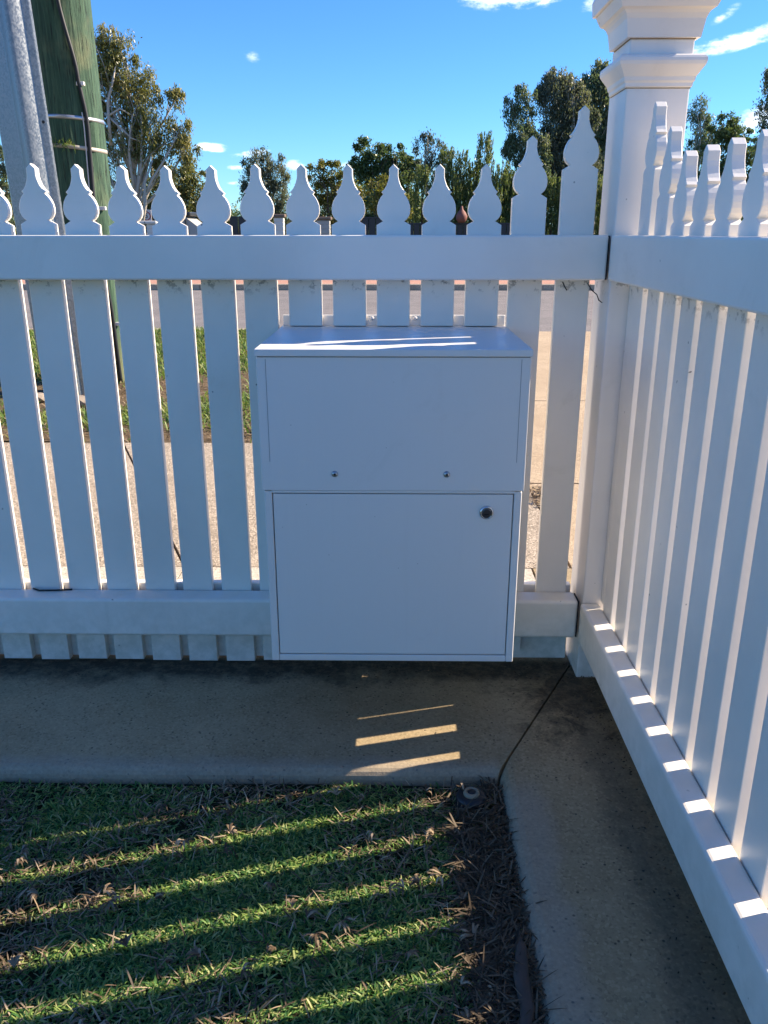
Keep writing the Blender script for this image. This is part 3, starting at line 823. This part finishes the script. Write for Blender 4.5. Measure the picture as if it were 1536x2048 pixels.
# grey gabled shed top
t = thing('garden_shed', 'tiny grey gabled shed across the road between the finials', 'shed', (-6.55, 28, 0))
bm = bmesh.new()
pr = [(-.38, -.16), (.38, -.16), (.38, 1.12), (-.12, 1.50), (-.38, 1.22)]
a = [bm.verts.new((x, -.5, z)) for x, z in pr]; b = [bm.verts.new((x, .9, z)) for x, z in pr]
bm.faces.new(a); bm.faces.new(b[::-1])
for i in range(5): bm.faces.new((a[i], b[i], b[(i + 1) % 5], a[(i + 1) % 5]))
bmesh.ops.recalc_face_normals(bm, faces=bm.faces[:])
obj('wall', bm, 'grey_brick', t)
boxo('downpipe', 'char', t, -.09, -.04, -.56, -.51, -.1, 1.40, .01, 1)
boxo('ridge_cap', 'char', t, -.24, .12, -.56, .95, 1.50, 1.62, .03, 1)
bm = lathe(bmesh.new(), [(.10, 0), (.16, .08), (.19, .2), (.12, .32), (.05, .40), (.03, .5)], (0, 0, 0), 'Z', 14)
o = obj('garden_ornament', bm, 'red_tile', None, (2.12, 27.9, 1.30))
tag(o, 'small rusty urn standing above the charcoal panel before the pines', 'urn')

# ------------------------------------------------------------------ vegetation
def unit(v): return v / np.maximum(np.linalg.norm(v, axis=1, keepdims=True), 1e-6)


def leaves(centers, axis, length, width):
    """diamond leaves: centre, long axis; random roll"""
    n = len(centers); ax = unit(axis)
    r_ = nr.normal(size=(n, 3)); side = unit(np.cross(ax, r_))
    L = (length * nr.uniform(.6, 1.3, n))[:, None]; Wd = (width * nr.uniform(.7, 1.3, n))[:, None]
    nrm = np.cross(ax, side)
    V = np.stack([centers - ax * L / 2, centers + side * Wd / 2 + nrm * Wd * .12, centers + ax * L / 2, centers - side * Wd / 2 + nrm * Wd * .12], 1)
    return V.reshape(-1, 3), np.arange(n * 4).reshape(n, 4)


def crown(lobes, y0, per, style, dens=1.0, depth=.8, base=None):
    C_, A_ = [], []
    L = np.array(lobes)
    sub = []
    for (x, z, r) in L:
        sub.append((x, z, r * .84))
        for q in range(3):
            a_ = nr.uniform(0, 6.28); sub.append((x + math.cos(a_) * r * .85, z + math.sin(a_) * r * .85, r * nr.uniform(.25, .55)))
        for q in range(3):
            a_ = nr.uniform(-.4, 3.6); sub.append((x + math.cos(a_) * r * 1.2, z + math.sin(a_) * r * 1.12, r * nr.uniform(.10, .22)))
    for (x, z, r) in sub:
        ncl = max(2, int(20 * dens * (r / .6) ** 1.6 * .68))
        u = unit(nr.normal(size=(ncl, 3))) * (nr.uniform(.25, 1.0, ncl) ** .5)[:, None]
        cc = np.array([x, y0, z]) + u * np.array([r, r * depth * 1.4, r * .95])
        for c in cc:
            k = int(per * 1.7 * nr.uniform(.4, 1.5))
            if style == 'gum':
                s = (r * .13 + .07) * nr.uniform(.6, 1.4)
                p = c + nr.normal(size=(k, 3)) * np.array([s, s, s * 1.1]); p[:, 2] -= nr.exponential(1.0, k) * s * 1.5
                a = nr.normal(size=(k, 3)) * .55; a[:, 2] -= .9
            elif style == 'broad':
                s = r * .22 + .05
                p = c + nr.normal(size=(k, 3)) * np.array([s, s, s * .7])
                a = nr.normal(size=(k, 3))
            C_.append(p); A_.append(a)
    return np.concatenate(C_), np.concatenate(A_)


def limb_path(a, b, rnd, sag=.12, n=6):
    a = Vector(a); b = Vector(b); L = (b - a).length; pts = []
    o1 = Vector((rnd.uniform(-1, 1), rnd.uniform(-1, 1), rnd.uniform(-.3, 1))) * L * sag
    for i in range(n + 1):
        t = i / n
        pts.append(a.lerp(b, t) + o1 * math.sin(t * math.pi) + Vector((rnd.uniform(-1, 1), rnd.uniform(-1, 1), 0)) * L * .015 * (0 < i < n))
    return pts


LEAF_K = .76
def tree(name, label, cat, base, lobes, leafm, barkm, style='gum', per=24, dens=1.0, lsz=(.20, .05), trunk_r=.16, fork=.45, seed=1, group=None, extra_limbs=(), limb_to=None):
    rd = random.Random(seed)
    x0, y0 = base
    t = thing(name, label, cat, (x0, y0, 0), group)
    zmax = max(l[1] for l in lobes); cx = sum(l[0] for l in lobes) / len(lobes)
    bm = bmesh.new()
    top = (cx + rd.uniform(-.2, .2), y0, zmax * .88)
    fk = Vector((x0 + (cx - x0) * .5, y0, -.1 + zmax * fork))
    main = limb_path((x0, y0, -.2), fk, rd, .05, 5) + limb_path(fk, top, rd, .08, 5)[1:]
    n = len(main)
    tube(bm, main, [trunk_r * (1 - .85 * i / (n - 1)) for i in range(n)], 8)
    for i, (x, z, r) in enumerate(lobes):
        j_ = min(n - 2, max(1, int(n * min(.85, max(.15, (z * .55) / max(zmax, .1))))))
        s_ = main[j_]
        tip = Vector((x + rd.uniform(-.3, .3) * r, y0 + rd.uniform(-.6, .6) * r, z + .2 * r))
        p = limb_path(s_, tip, rd, .12, 5); rr0 = trunk_r * .38
        tube(bm, p, [rr0 * (1 - .8 * k / 5) + .006 for k in range(6)], 6)
        for q in range(3):
            e = tip + Vector((rd.uniform(-1, 1), rd.uniform(-1, 1), rd.uniform(-.5, 1))) * r * .8
            tube(bm, limb_path(p[rd.choice((3, 4))], e, rd, .12, 3), [.022, .016, .010, .005], 4)
    for (pts, rads) in extra_limbs: tube(bm, pts, rads, 7)
    bmesh.ops.translate(bm, verts=bm.verts[:], vec=(-x0, -y0, 0))
    obj('trunk', bm, barkm, t)
    c, a = crown(lobes, y0, per, style, dens)
    V, F = leaves(c - np.array([x0, y0, 0]), a, lsz[0] * LEAF_K, lsz[1] * LEAF_K)
    obj('crown', np_mesh('crown', V, F), leafm, t)
    return t


T1 = [(-10.63, 7.2, 0.43), (-10.23, 7.44, 0.55), (-10.71, 6.37, 0.69), (-10.04, 6.54, 0.60), (-9.62, 6.12, 0.6), (-10.34, 5.45, 0.60), (-9.5, 5.45, 0.6), (-9.09, 4.76, 0.6), (-9.97, 4.5, 0.6), (-10.76, 4.16, 0.74), (-9.35, 3.98, 0.45), (-8.45, 4.3, 0.42), (-7.97, 3.98, 0.42), (-8.22, 5.7, 0.28), (-8.04, 4.76, 0.26), (-8.82, 3.35, 0.36), (-11.05, 3.28, 0.59), (-11.32, 5.19, 0.59), (-11.26, 6.54, 0.55), (-11.84, 3.98, 0.78), (-10.95, 7.7, .35)]
lb = [([(-10.7, 33.6, 4.1), (-10.66, 33.5, 5.0), (-10.62, 33.5, 5.6), (-10.35, 33.5, 6.3), (-10.25, 33.6, 6.75)], [.07, .06, .05, .04, .02]),
      ([(-10.66, 33.5, 5.1), (-10.2, 33.5, 5.35), (-9.85, 33.6, 5.15)], [.05, .035, .02]),
      ([(-10.8, 33.6, 5.2), (-10.3, 33.5, 4.75), (-9.9, 33.6, 4.35), (-9.6, 33.7, 4.25)], [.05, .04, .03, .02]),
      ([(-9.95, 33.7, .9), (-9.6, 33.6, 2.0), (-9.55, 33.6, 2.8), (-9.2, 33.7, 3.6)], [.09, .07, .05, .03])]
tree('gum_tree', 'tall olive gum tree with pale bare limbs behind the green pole', 'tree', (-10.2, 34), T1, 'leaf_olive', 'bark_white', 'gum', 34, 1.25, (.20, .055), .17, .4, 3, extra_limbs=lb)
T2 = [(-13.38, 3.2, 1.05), (-11.97, 3.71, 0.97), (-11.04, 3.45, 0.77), (-14.05, 1.92, 0.97), (-12.38, 2.04, 1.11), (-10.99, 2.17, 0.83), (-10.5, 1.4, 0.7), (-14.94, 1.4, 0.83), (-12.0, 1.0, 1.2), (-9.6, .9, .7), (-8.4, .8, .7), (-7.4, .7, .6)]
tree('bushy_tree', 'broad olive brown tree low behind the tall gum, above the ringed sign', 'tree', (-12.3, 48), T2, 'leaf_olive', 'bark_dark', 'broad', 40, 1.1, (.24, .09), .2, .3, 5)
T3 = [(-6.51, 4.13, 0.53), (-5.8, 4.02, 0.5), (-6.42, 3.36, 0.6), (-5.6, 3.25, 0.5), (-6.82, 2.7, 0.5), (-5.99, 2.48, 0.7), (-5.4, 2.25, 0.48), (-6.27, 1.57, 0.73), (-5.4, 1.2, .6)]
tree('gum_tree', 'slender grey green gum tree standing alone left of the shrub cluster', 'tree', (-6.0, 42), T3, 'leaf_grey', 'bark_white', 'gum', 36, 1.1, (.20, .055), .12, .35, 7)
T4 = [(-2.71, 2.95, 0.38), (-2.26, 2.9, 0.4), (-3.0, 2.5, 0.37), (-2.55, 2.3, 0.55), (-1.82, 2.5, 0.48), (-2.93, 1.87, 0.5), (-2.2, 1.78, 0.55), (-1.65, 1.95, 0.44), (-2.5, 1.1, .5)]
tree('shrub_tree', 'yellow green shrubby tree behind the pale pillars across the road', 'tree', (-2.3, 32), T4, 'leaf_yellow', 'bark_dark', 'broad', 36, 1.1, (.15, .06), .08, .25, 9)
T5 = [(-1.18, 4.22, 0.5), (-0.65, 3.83, 0.6), (-0.01, 3.93, 0.5), (-0.97, 3.24, 0.74), (0.2, 3.33, 0.66), (-1.51, 3.44, 0.44), (-0.44, 2.43, 0.83), (0.63, 3.43, 0.48), (-1.2, 1.93, 0.74), (0.43, 2.13, 0.74), (-.3, 1.3, .9), (.8, 1.2, .8)]
tree('leafy_tree', 'rounded mid green leafy tree behind the centre of the fence', 'tree', (-.4, 38), T5, 'leaf_green', 'bark_dark', 'broad', 42, 1.2, (.17, .08), .13, .25, 11)
T5b = [(-.55, 2.55, .4), (-.15, 2.2, .4), (-.75, 2.0, .4), (-.3, 1.7, .4), (.1, 1.6, .35)]
tree('shrub_tree', 'bright yellow green bush in front of the rounded leafy tree', 'bush', (-.4, 31), T5b, 'leaf_yellow', 'bark_dark', 'broad', 38, 1.1, (.13, .06), .05, .25, 12)
T6b = [(1.19, 4.42, 0.28), (1.69, 4.1, 0.33), (1.0, 3.77, 0.4), (1.61, 3.4, 0.5), (2.1, 3.77, 0.33)]
tree('gum_tree', 'thin open topped gum rising just behind the dark pine hedge', 'tree', (1.4, 36), T6b, 'leaf_grey', 'bark_white', 'gum', 24, .9, (.16, .05), .07, .4, 13)
TA = [(6.4, 7.32, 0.58), (6.32, 6.41, 0.68), (6.62, 5.48, 0.6), (6.14, 5.01, 0.48), (6.8, 4.54, 0.5), (6.5, 3.4, .7), (7.3, 4.4, .7), (7.4, 5.4, .45), (7.4, 3.3, .8)]
tree('gum_tree', 'leftmost narrow crown of the three tall dark gums by the post', 'tree', (6.6, 46), TA, 'leaf_dark', 'bark_white', 'gum', 46, 1.35, (.21, .07), .14, .4, 15)
TB = [(8.41, 8.15, 0.7), (8.08, 7.34, 0.85), (9.0, 7.11, 0.8), (8.42, 6.17, 0.95), (9.35, 5.81, 0.7), (7.95, 5.34, 0.66), (8.66, 4.61, 0.8), (8.94, 7.92, 0.6), (8.5, 3.4, .9), (9.8, 4.4, .8), (9.9, 6.6, .5), (9.6, 7.4, .35), (9.7, 3.2, .9)]
tree('gum_tree', 'middle and tallest broad crown of the three dark gums by the post', 'tree', (8.5, 47), TB, 'leaf_grey', 'bark_white', 'gum', 50, 1.45, (.22, .07), .18, .35, 17)
TC = [(10.97, 8.85, 0.75), (10.63, 7.99, 0.86), (11.61, 7.62, 0.86), (11.01, 6.62, 0.98), (11.91, 5.86, 0.86), (10.86, 5.1, 0.98), (11.78, 4.06, 1.04), (11.51, 8.85, 0.6), (11.0, 3.2, 1.0), (12.6, 6.8, .8)]
tree('gum_tree', 'rightmost of the three tall dark gums, partly behind the corner post', 'tree', (11.2, 50), TC, 'leaf_dark', 'bark_white', 'gum', 50, 1.4, (.23, .08), .2, .35, 19)
TD = [(13.24, 6.09, 0.42), (13.44, 5.39, 0.5), (13.75, 4.68, 0.55), (13.24, 4.27, 0.51), (13.76, 3.65, 0.64), (13.5, 2.6, .7)]
tree('gum_tree', 'narrow drooping gum immediately right of the corner post', 'tree', (13.5, 40), TD, 'leaf_dark', 'bark_white', 'gum', 36, 1.15, (.19, .055), .1, .35, 21)
TE = [(13.59, 5.2, 0.48), (14.07, 4.79, 0.5), (13.48, 4.5, 0.55), (14.45, 4.3, 0.5), (14.0, 3.72, 0.74), (14.82, 3.91, 0.36), (13.56, 3.03, 0.74), (14.75, 2.93, 0.74), (15.36, 3.12, 0.6), (14.5, 2.0, .9)]
tree('leafy_tree', 'wide dark green tree behind the right hand finials', 'tree', (14.2, 37.5), TE, 'leaf_green', 'bark_dark', 'broad', 44, 1.2, (.18, .07), .14, .3, 23)
TF = [(12.38, 5.55, 0.42), (12.3, 4.96, 0.36), (12.6, 4.29, 0.42), (12.85, 5.11, 0.62), (13.5, 4.36, 0.86), (12.4, 3.8, 0.25), (13.4, 5.7, 0.78), (14.3, 5.0, .9), (14.0, 3.2, .8)]
tree('gum_tree', 'nearer gum with drooping foliage cut off by the right picture edge', 'tree', (13.8, 30), TF, 'leaf_dark', 'bark_white', 'gum', 40, 1.15, (.17, .05), .14, .35, 25)
TG = [(-11.51, 3.01, 0.3), (-11.84, 2.33, 0.4), (-11.53, 1.92, 0.36), (-11.84, 3.28, 0.36), (-11.7, 1.36, 0.42), (-12.27, 1.5, 0.6), (-12.5, 2.8, .5)]
tree('leafy_tree', 'dark green tree at the far left edge beside the steel post', 'tree', (-12.0, 26), TG, 'leaf_dark', 'bark_dark', 'broad', 38, 1.2, (.13, .06), .08, .3, 27)

# upright dark pines of the hedge: plumes of fine upward shoots
SP = [(1.01, 3.28), (1.66, 3.03), (1.95, 3.95), (2.12, 3.2), (2.47, 3.80), (2.95, 3.37), (3.31, 4.46), (3.61, 3.11), (3.97, 3.37), (4.28, 2.75), (4.53, 3.1), (5.0, 3.2), (5.48, 2.85), (5.95, 2.85), (6.5, 2.9), (6.95, 3.05), (7.61, 2.95), (8.3, 2.7)]
SPL = ['first', 'second', 'third', 'fourth', 'fifth', 'sixth', 'seventh', 'eighth', 'ninth', 'tenth', 'eleventh', 'twelfth', 'thirteenth', 'fourteenth', 'fifteenth', 'sixteenth', 'seventeenth', 'rightmost']
for i, (x, zt) in enumerate(SP):
    y0 = 33 + rng.uniform(-.4, .8)
    tall = zt > 3.7
    lab = (SPL[i] + ' upright dark pine of the hedge counted from its left end') if i else 'leftmost upright dark pine of the hedge across the road'
    if zt == 4.46: lab = 'tallest narrow pine spire of the hedge, behind the third finial left of the post'
    t = thing('pine_tree', lab, 'tree', (x, y0, 0), 'upright pines of the hedge across the road')
    bm = bmesh.new(); tube(bm, [(0, 0, -.2), (.02, 0, zt * .5), (0, 0, zt * .96)], [.06, .035, .008], 6); obj('trunk', bm, 'bark_dark', t)
    C_, A_ = [], []
    nb = 150
    for b_ in range(nb):
        h = rng.uniform(.25, zt * .93); fr = h / zt
        rad = .78 * (1 - fr) ** .7 * (.8 if tall else 1) + .06
        an = rng.uniform(0, 6.283); rr_ = rad * rng.uniform(.3, 1)
        L = rng.uniform(.3, .62)
        px, py = math.cos(an) * rr_, math.sin(an) * rr_
        k = 42; tt = nr.uniform(0, 1, k)
        p = np.stack([px + math.cos(an) * .1 * tt + nr.normal(size=k) * .035 * (1.1 - tt), py + math.sin(an) * .1 * tt + nr.normal(size=k) * .035, np.minimum(h + L * tt, zt + .1 * tt) + nr.normal(size=k) * .01], 1)
        a = np.stack([nr.normal(size=k) * .45, nr.normal(size=k) * .45, np.full(k, 1.0)], 1)
        C_.append(p); A_.append(a)
    V, F = leaves(np.concatenate(C_), np.concatenate(A_), .11, .030)
    obj('crown', np_mesh('crown', V, F), 'leaf_pine', t)

# low scrub closing the view at ground level far across the road
C_, A_ = [], []
for i in range(2600):
    cx_ = nr.uniform(-30, 36)
    top_ = 2.1 if cx_ < -4.5 else 3.7 + .8 * math.sin(cx_ * 1.7) + .5 * math.sin(cx_ * 3.9 + 1)
    c = np.array([cx_, nr.uniform(52, 58), .2 + (top_ - .2) * nr.uniform(0, 1) ** .8])
    k = 30; C_.append(c + nr.normal(size=(k, 3)) * .3); A_.append(nr.normal(size=(k, 3)))
V, F = leaves(np.concatenate(C_), np.concatenate(A_), .24, .10)
o = obj('scrub', np_mesh('scrub', V, F), 'leaf_green'); tag(o, 'dark scrub and far trees reading as one mass behind the single trees', 'scrub', kind='stuff')


# ---- lawn inside the fence
def blades(n, xr, yr, hgt, wid, hfun, lean=1.0, mask=None, flat=0.0, curl=.4):
    x = nr.uniform(xr[0], xr[1], n); y = nr.uniform(yr[0], yr[1], n)
    if mask is not None:
        k = mask(x, y); x, y = x[k], y[k]; n = len(x)
    z = hfun(x, y)
    an = nr.uniform(0, 6.2832, n); L = hgt * nr.uniform(.5, 1.35, n); wd = wid * nr.uniform(.6, 1.25, n)
    tilt = np.clip(nr.normal(.75 * lean, .35, n), .05, 1.5)
    hx, hy = np.cos(an) * np.sin(tilt), np.sin(an) * np.sin(tilt); hz = np.cos(tilt)
    tw = an + np.pi / 2 + nr.normal(0, .5, n); sx, sy = np.cos(tw) * wd / 2, np.sin(tw) * wd / 2
    b = np.stack([x, y, z + nr.uniform(0, flat, n)], 1)
    d = np.stack([hx, hy, hz], 1)
    droop = np.stack([np.cos(an) * .35, np.sin(an) * .35, -np.full(n, curl)], 1)
    s = np.stack([sx, sy, np.zeros(n)], 1); L_ = L[:, None]
    m1 = b + d * L_ * .45; m2 = b + d * L_ * .78 + droop * L_ * .12; tp = b + d * L_ + droop * L_ * .35
    V = np.stack([b - s * .8, b + s * .8, m1 + s, m1 - s, m2 + s * .75, m2 - s * .75, tp], 1).reshape(-1, 3)
    o7 = np.arange(n) * 7
    F4 = np.concatenate([np.stack([o7, o7 + 1, o7 + 2, o7 + 3], 1), np.stack([o7 + 3, o7 + 2, o7 + 4, o7 + 5], 1)])
    F3 = np.stack([o7 + 5, o7 + 4, o7 + 6], 1)
    return V, F4, F3


def vnoise(x, y, f, seed=0):
    s = seed * 1.7
    return (np.sin(x * f + 1.3 + s) * np.cos(y * f * 1.21 + .7 * s) + .6 * np.sin(x * f * 2.3 - y * f * 1.9 + 2 + s) + .4 * np.sin(y * f * 4.1 + x * f * 3.3 + s)) / 2


def green_mask(x, y):
    notspk = (x - .150) ** 2 + (y - 1.312) ** 2 > .031 ** 2
    dens = .62 - .75 * vnoise(x, y, 6.5, 1) - .35 * vnoise(x, y, 17, 3)
    edge = np.clip((x - .10 + .03 * vnoise(x, y, 20, 2)) / .05, 0, 1)       # bare clippings beside the right slab
    dens = dens * (1 - .9 * edge)
    dry = np.clip((y - 1.27) / .06, 0, 1); dens = dens * (1 - .35 * dry)
    return (nr.uniform(0, 1, len(x)) < np.clip(dens, .06, 1)) & notspk


V, F4, F3 = blades(200000, (-1.35, .20), (.25, 1.352), .0155, .0029, lawn_h, 1.6, green_mask)
o = obj('lawn_grass', np_mesh('lawn_grass', V, F4, F3), 'grass'); tag(o, 'short green lawn grass inside the fence', 'grass', kind='stuff')
V, F4, F3 = blades(60000, (-6, .20), (-2.5, 1.345), .030, .0045, lawn_h, 1.0, lambda x, y: ~((x > -1.35) & (y > .25)))
o = obj('lawn_grass', np_mesh('lawn_grass', V, F4, F3), 'grass'); tag(o, 'short green lawn grass inside the fence, out towards the left', 'grass', kind='stuff')


def dry_mask(x, y):
    notspk = (x - .150) ** 2 + (y - 1.312) ** 2 > .034 ** 2
    d = .30 + .75 * vnoise(x, y, 6.5, 1) + .35 * vnoise(x, y, 23, 5)
    edge = np.clip((x - .105 + .03 * vnoise(x, y, 20, 2)) / .04, 0, 1)
    return nr.uniform(0, 1, len(x)) < np.clip(np.maximum(d, edge * .55), .03, 1) * notspk
V, F4, F3 = blades(42000, (-1.35, .204), (.25, 1.354), .026, .0025, lawn_h, 1.9, dry_mask, .010, .15)
o = obj('dry_clippings', np_mesh('dry_clippings', V, F4, F3), 'thatch'); tag(o, 'dry brown grass clippings matted over the lawn and along the slab', 'dry grass', kind='stuff')
# splayed dead crabgrass rosettes
Vs, Q4, Q3, base_i = [], [], [], 0
for i in range(300):
    cx, cy = rng.uniform(-1.2, .17), rng.uniform(.35, 1.33)
    if rng.random() > .5 + .9 * float(vnoise(np.array([cx]), np.array([cy]), 6.5, 1)[0]) + (.6 if cx > .07 else 0): continue
    a0 = rng.uniform(0, 6.28); span = rng.uniform(1.2, 4); nb = rng.randint(5, 9); sz = rng.uniform(.3, .62)
    for k in range(nb):
        a = a0 + span * k / nb + rng.uniform(-.1, .1); L = .038 * sz * rng.uniform(.7, 1.2); w_ = .0021
        zz = LAWN_Z + .016 + rng.uniform(0, .008)
        d = np.array([math.cos(a), math.sin(a), 0]); s = np.array([-math.sin(a), math.cos(a), 0]) * w_
        c = np.array([cx, cy, zz])
        Vs += [c - s * .5, c + s * .5, c + d * L * .5 + s + [0, 0, .005], c + d * L * .5 - s + [0, 0, .005], c + d * L * .8 + s * .7 + [0, 0, .003], c + d * L * .8 - s * .7 + [0, 0, .003], c + d * L - [0, 0, .004]]
        b_ = base_i; Q4 += [[b_, b_ + 1, b_ + 2, b_ + 3], [b_ + 3, b_ + 2, b_ + 4, b_ + 5]]; Q3.append([b_ + 5, b_ + 4, b_ + 6]); base_i += 7
o = obj('dead_rosettes', np_mesh('dead_rosettes', np.array(Vs), np.array(Q4), np.array(Q3)), 'thatch'); tag(o, 'dead splayed grass rosettes scattered in the lawn', 'dry grass', kind='stuff')
# litter at the slab edge
V, F4, F3 = blades(4200, (.112, .206), (.30, 1.35), .034, .0030, lambda x, y: lawn_h(x, y) + .012, 2.2, lambda x, y: (x - .150) ** 2 + (y - 1.312) ** 2 > .04 ** 2, .008, .0)
o = obj('leaf_litter', np_mesh('leaf_litter', V, F4, F3), 'thatch_dark'); tag(o, 'coarse brown leaf litter in the gutter beside the right slab', 'leaf litter', kind='stuff')

# curled strip of bark leaning on the slab arris
bm = bmesh.new(); ring = []
path_ = [(.172, .800, -.010), (.186, .850, -.004), (.184, .900, .000), (.192, .950, -.002), (.194, .985, -.012)]
wd_ = [.006, .011, .012, .009, .002]
for (x, y, z), w_ in zip(path_, wd_):
    ring.append([bm.verts.new((x + w_ * math.sin(a), y, z + .006 * math.cos(a) - .006 + .004)) for a in (-1.2, -.6, 0, .6, 1.2)] + [bm.verts.new((x + w_ * .8 * math.sin(a), y, z + .006 * math.cos(a) - .006 + .002)) for a in (1.2, .6, 0, -.6, -1.2)])
for a, b in zip(ring, ring[1:]):
    for k in range(10):
        f = bm.faces.new((a[k], a[(k + 1) % 10], b[(k + 1) % 10], b[k])); f.smooth = True
bm.faces.new(ring[0][::-1]); bm.faces.new(ring[-1])
bmesh.ops.recalc_face_normals(bm, faces=bm.faces[:])
tag(obj('bark_strip', bm, 'bark_strip'), 'long curled strip of brown bark against the edge of the right slab', 'bark')

# crumbs of leaf and soil along the foot of the right fence and post
C_, A_ = [], []
n = 700
t_ = nr.uniform(0, 1, n) ** 1.6
xx = .475 - np.abs(nr.normal(size=n)) * .035 - .12 * t_ * nr.uniform(0, 1, n) * (nr.uniform(0, 1, n) < .25); yy = 1.74 - 1.3 * t_
kk = nr.uniform(0, 1, n) < .3; xx[kk] = nr.uniform(-.2, .44, kk.sum()); yy[kk] = 1.80 - np.abs(nr.normal(size=kk.sum())) * .05
a_ = nr.normal(size=(n, 3)); a_[:, 2] *= .15
V, F = leaves(np.stack([xx, yy, np.full(n, .0025)], 1), a_, .007, .0028)
tag(obj('leaf_crumbs', np_mesh('leaf_crumbs', V, F), 'thatch_dark'), 'crumbs of dead leaf on the slab at the foot of the fence', 'leaf litter', kind='stuff')

# pop-up sprinkler near the slab corner
spk = thing('sprinkler', 'round black pop-up sprinkler with a tan ring set in the lawn corner', 'sprinkler', (.150, 1.312, LAWN_Z))
obj('housing', lathe(bmesh.new(), [(.029, -.03), (.0295, .014), (.028, .0185), (.023, .0205), (.016, .021)], (0, 0, 0), 'Z', 32), 'black_plastic', spk)
rg = bmesh.new(); lathe(rg, [(.0150, .018), (.0158, .022), (.0145, .0265), (.0105, .028), (.0082, .0262), (.0075, .020)], (0, 0, 0), 'Z', 32)
obj('tan_ring', rg, 'tan_plastic', spk)
obj('nozzle', lathe(bmesh.new(), [(.0078, .019), (.0078, .0235), (.004, .0245)], (0, 0, .003), 'Z', 20), 'black_plastic', spk)

# ---- verge grass beyond the path
def verge_h(x, y): return -.012 + .02 * (np.sin(x * 3 + y * 1.7) * .5 + np.sin(y * 3.9 - x * 2.1) * .5)
def verge_mask(x, y):
    d = .85 + .5 * vnoise(x, y, 2.1, 4) - 1.3 * np.exp(-((y - 4.10) / .26) ** 2) - .8 * np.exp(-((y - 5.6 + .4 * np.sin(x * 2)) / .4) ** 2) - 1.2 * np.exp(-(((x + 2.0) / .55) ** 2 + ((y - 5.45) / .55) ** 2))
    return nr.uniform(0, 1, len(x)) < np.clip(d, .06, 1)
V, F4, F3 = blades(85000, (-5.2, .39), (4.05, 9.07), .055, .009, verge_h, 1.1, verge_mask)
o = obj('verge_grass', np_mesh('verge_grass', V, F4, F3), 'verge_grass'); tag(o, 'sunlit grass of the street verge beyond the footpath', 'grass', kind='stuff')
V, F4, F3 = blades(16000, (-5.2, .39), (4.035, 6.2), .035, .006, verge_h, 2.0, lambda x, y: nr.uniform(0, 1, len(x)) < np.clip(1.2 * np.exp(-((y - 4.15) / .2) ** 2) + np.exp(-(((x + 2.0) / .6) ** 2 + ((y - 5.3) / .55) ** 2)) + .15, 0, 1), .01, .1)
o = obj('verge_litter', np_mesh('verge_litter', V, F4, F3), 'thatch'); tag(o, 'dry litter on the bare soil of the verge edge', 'dry grass', kind='stuff')
# dirt mounds: path edge and pole foot, and the clump in the driveway joint
V, F4, F3 = blades(1400, (.50, .80), (2.95, 3.36), .03, .006, lambda x, y: 0 * x + .001, 2.0, lambda x, y: ((x - .60) / .10) ** 2 + ((y - 3.17) / .16) ** 2 < nr.uniform(.1, 1.2, len(x)), .008, .1)
o = obj('joint_litter', np_mesh('joint_litter', V, F4, F3), 'thatch'); tag(o, 'dry leaf litter gathered in the driveway joint behind the fence', 'leaf litter', kind='stuff')

# twigs and webs caught on the fence near the post
def twig(pts, r_, lab):
    o = obj('twig', tube(bmesh.new(), pts, r_, 5), 'dark'); tag(o, lab, 'twig'); return o
twig([(.352, 1.7935, .905), (.357, 1.793, .895), (.362, 1.793, .888)], .0011, 'short dark twig stuck under the top rail on the tallest picket')
twig([(.404, 1.793, .902), (.414, 1.790, .888), (.424, 1.787, .880), (.429, 1.785, .868), (.438, 1.783, .862)], [.0008, .0012, .0010, .0014, .0005], 'dark curly twig dangling between the tallest picket and the corner post')
twig([(-.86, 1.790, .1985), (-.84, 1.776, .1995), (-.80, 1.779, .199), (-.765, 1.786, .1985)], .0022, 'dark twig lying on the bottom rail at the left picture edge')
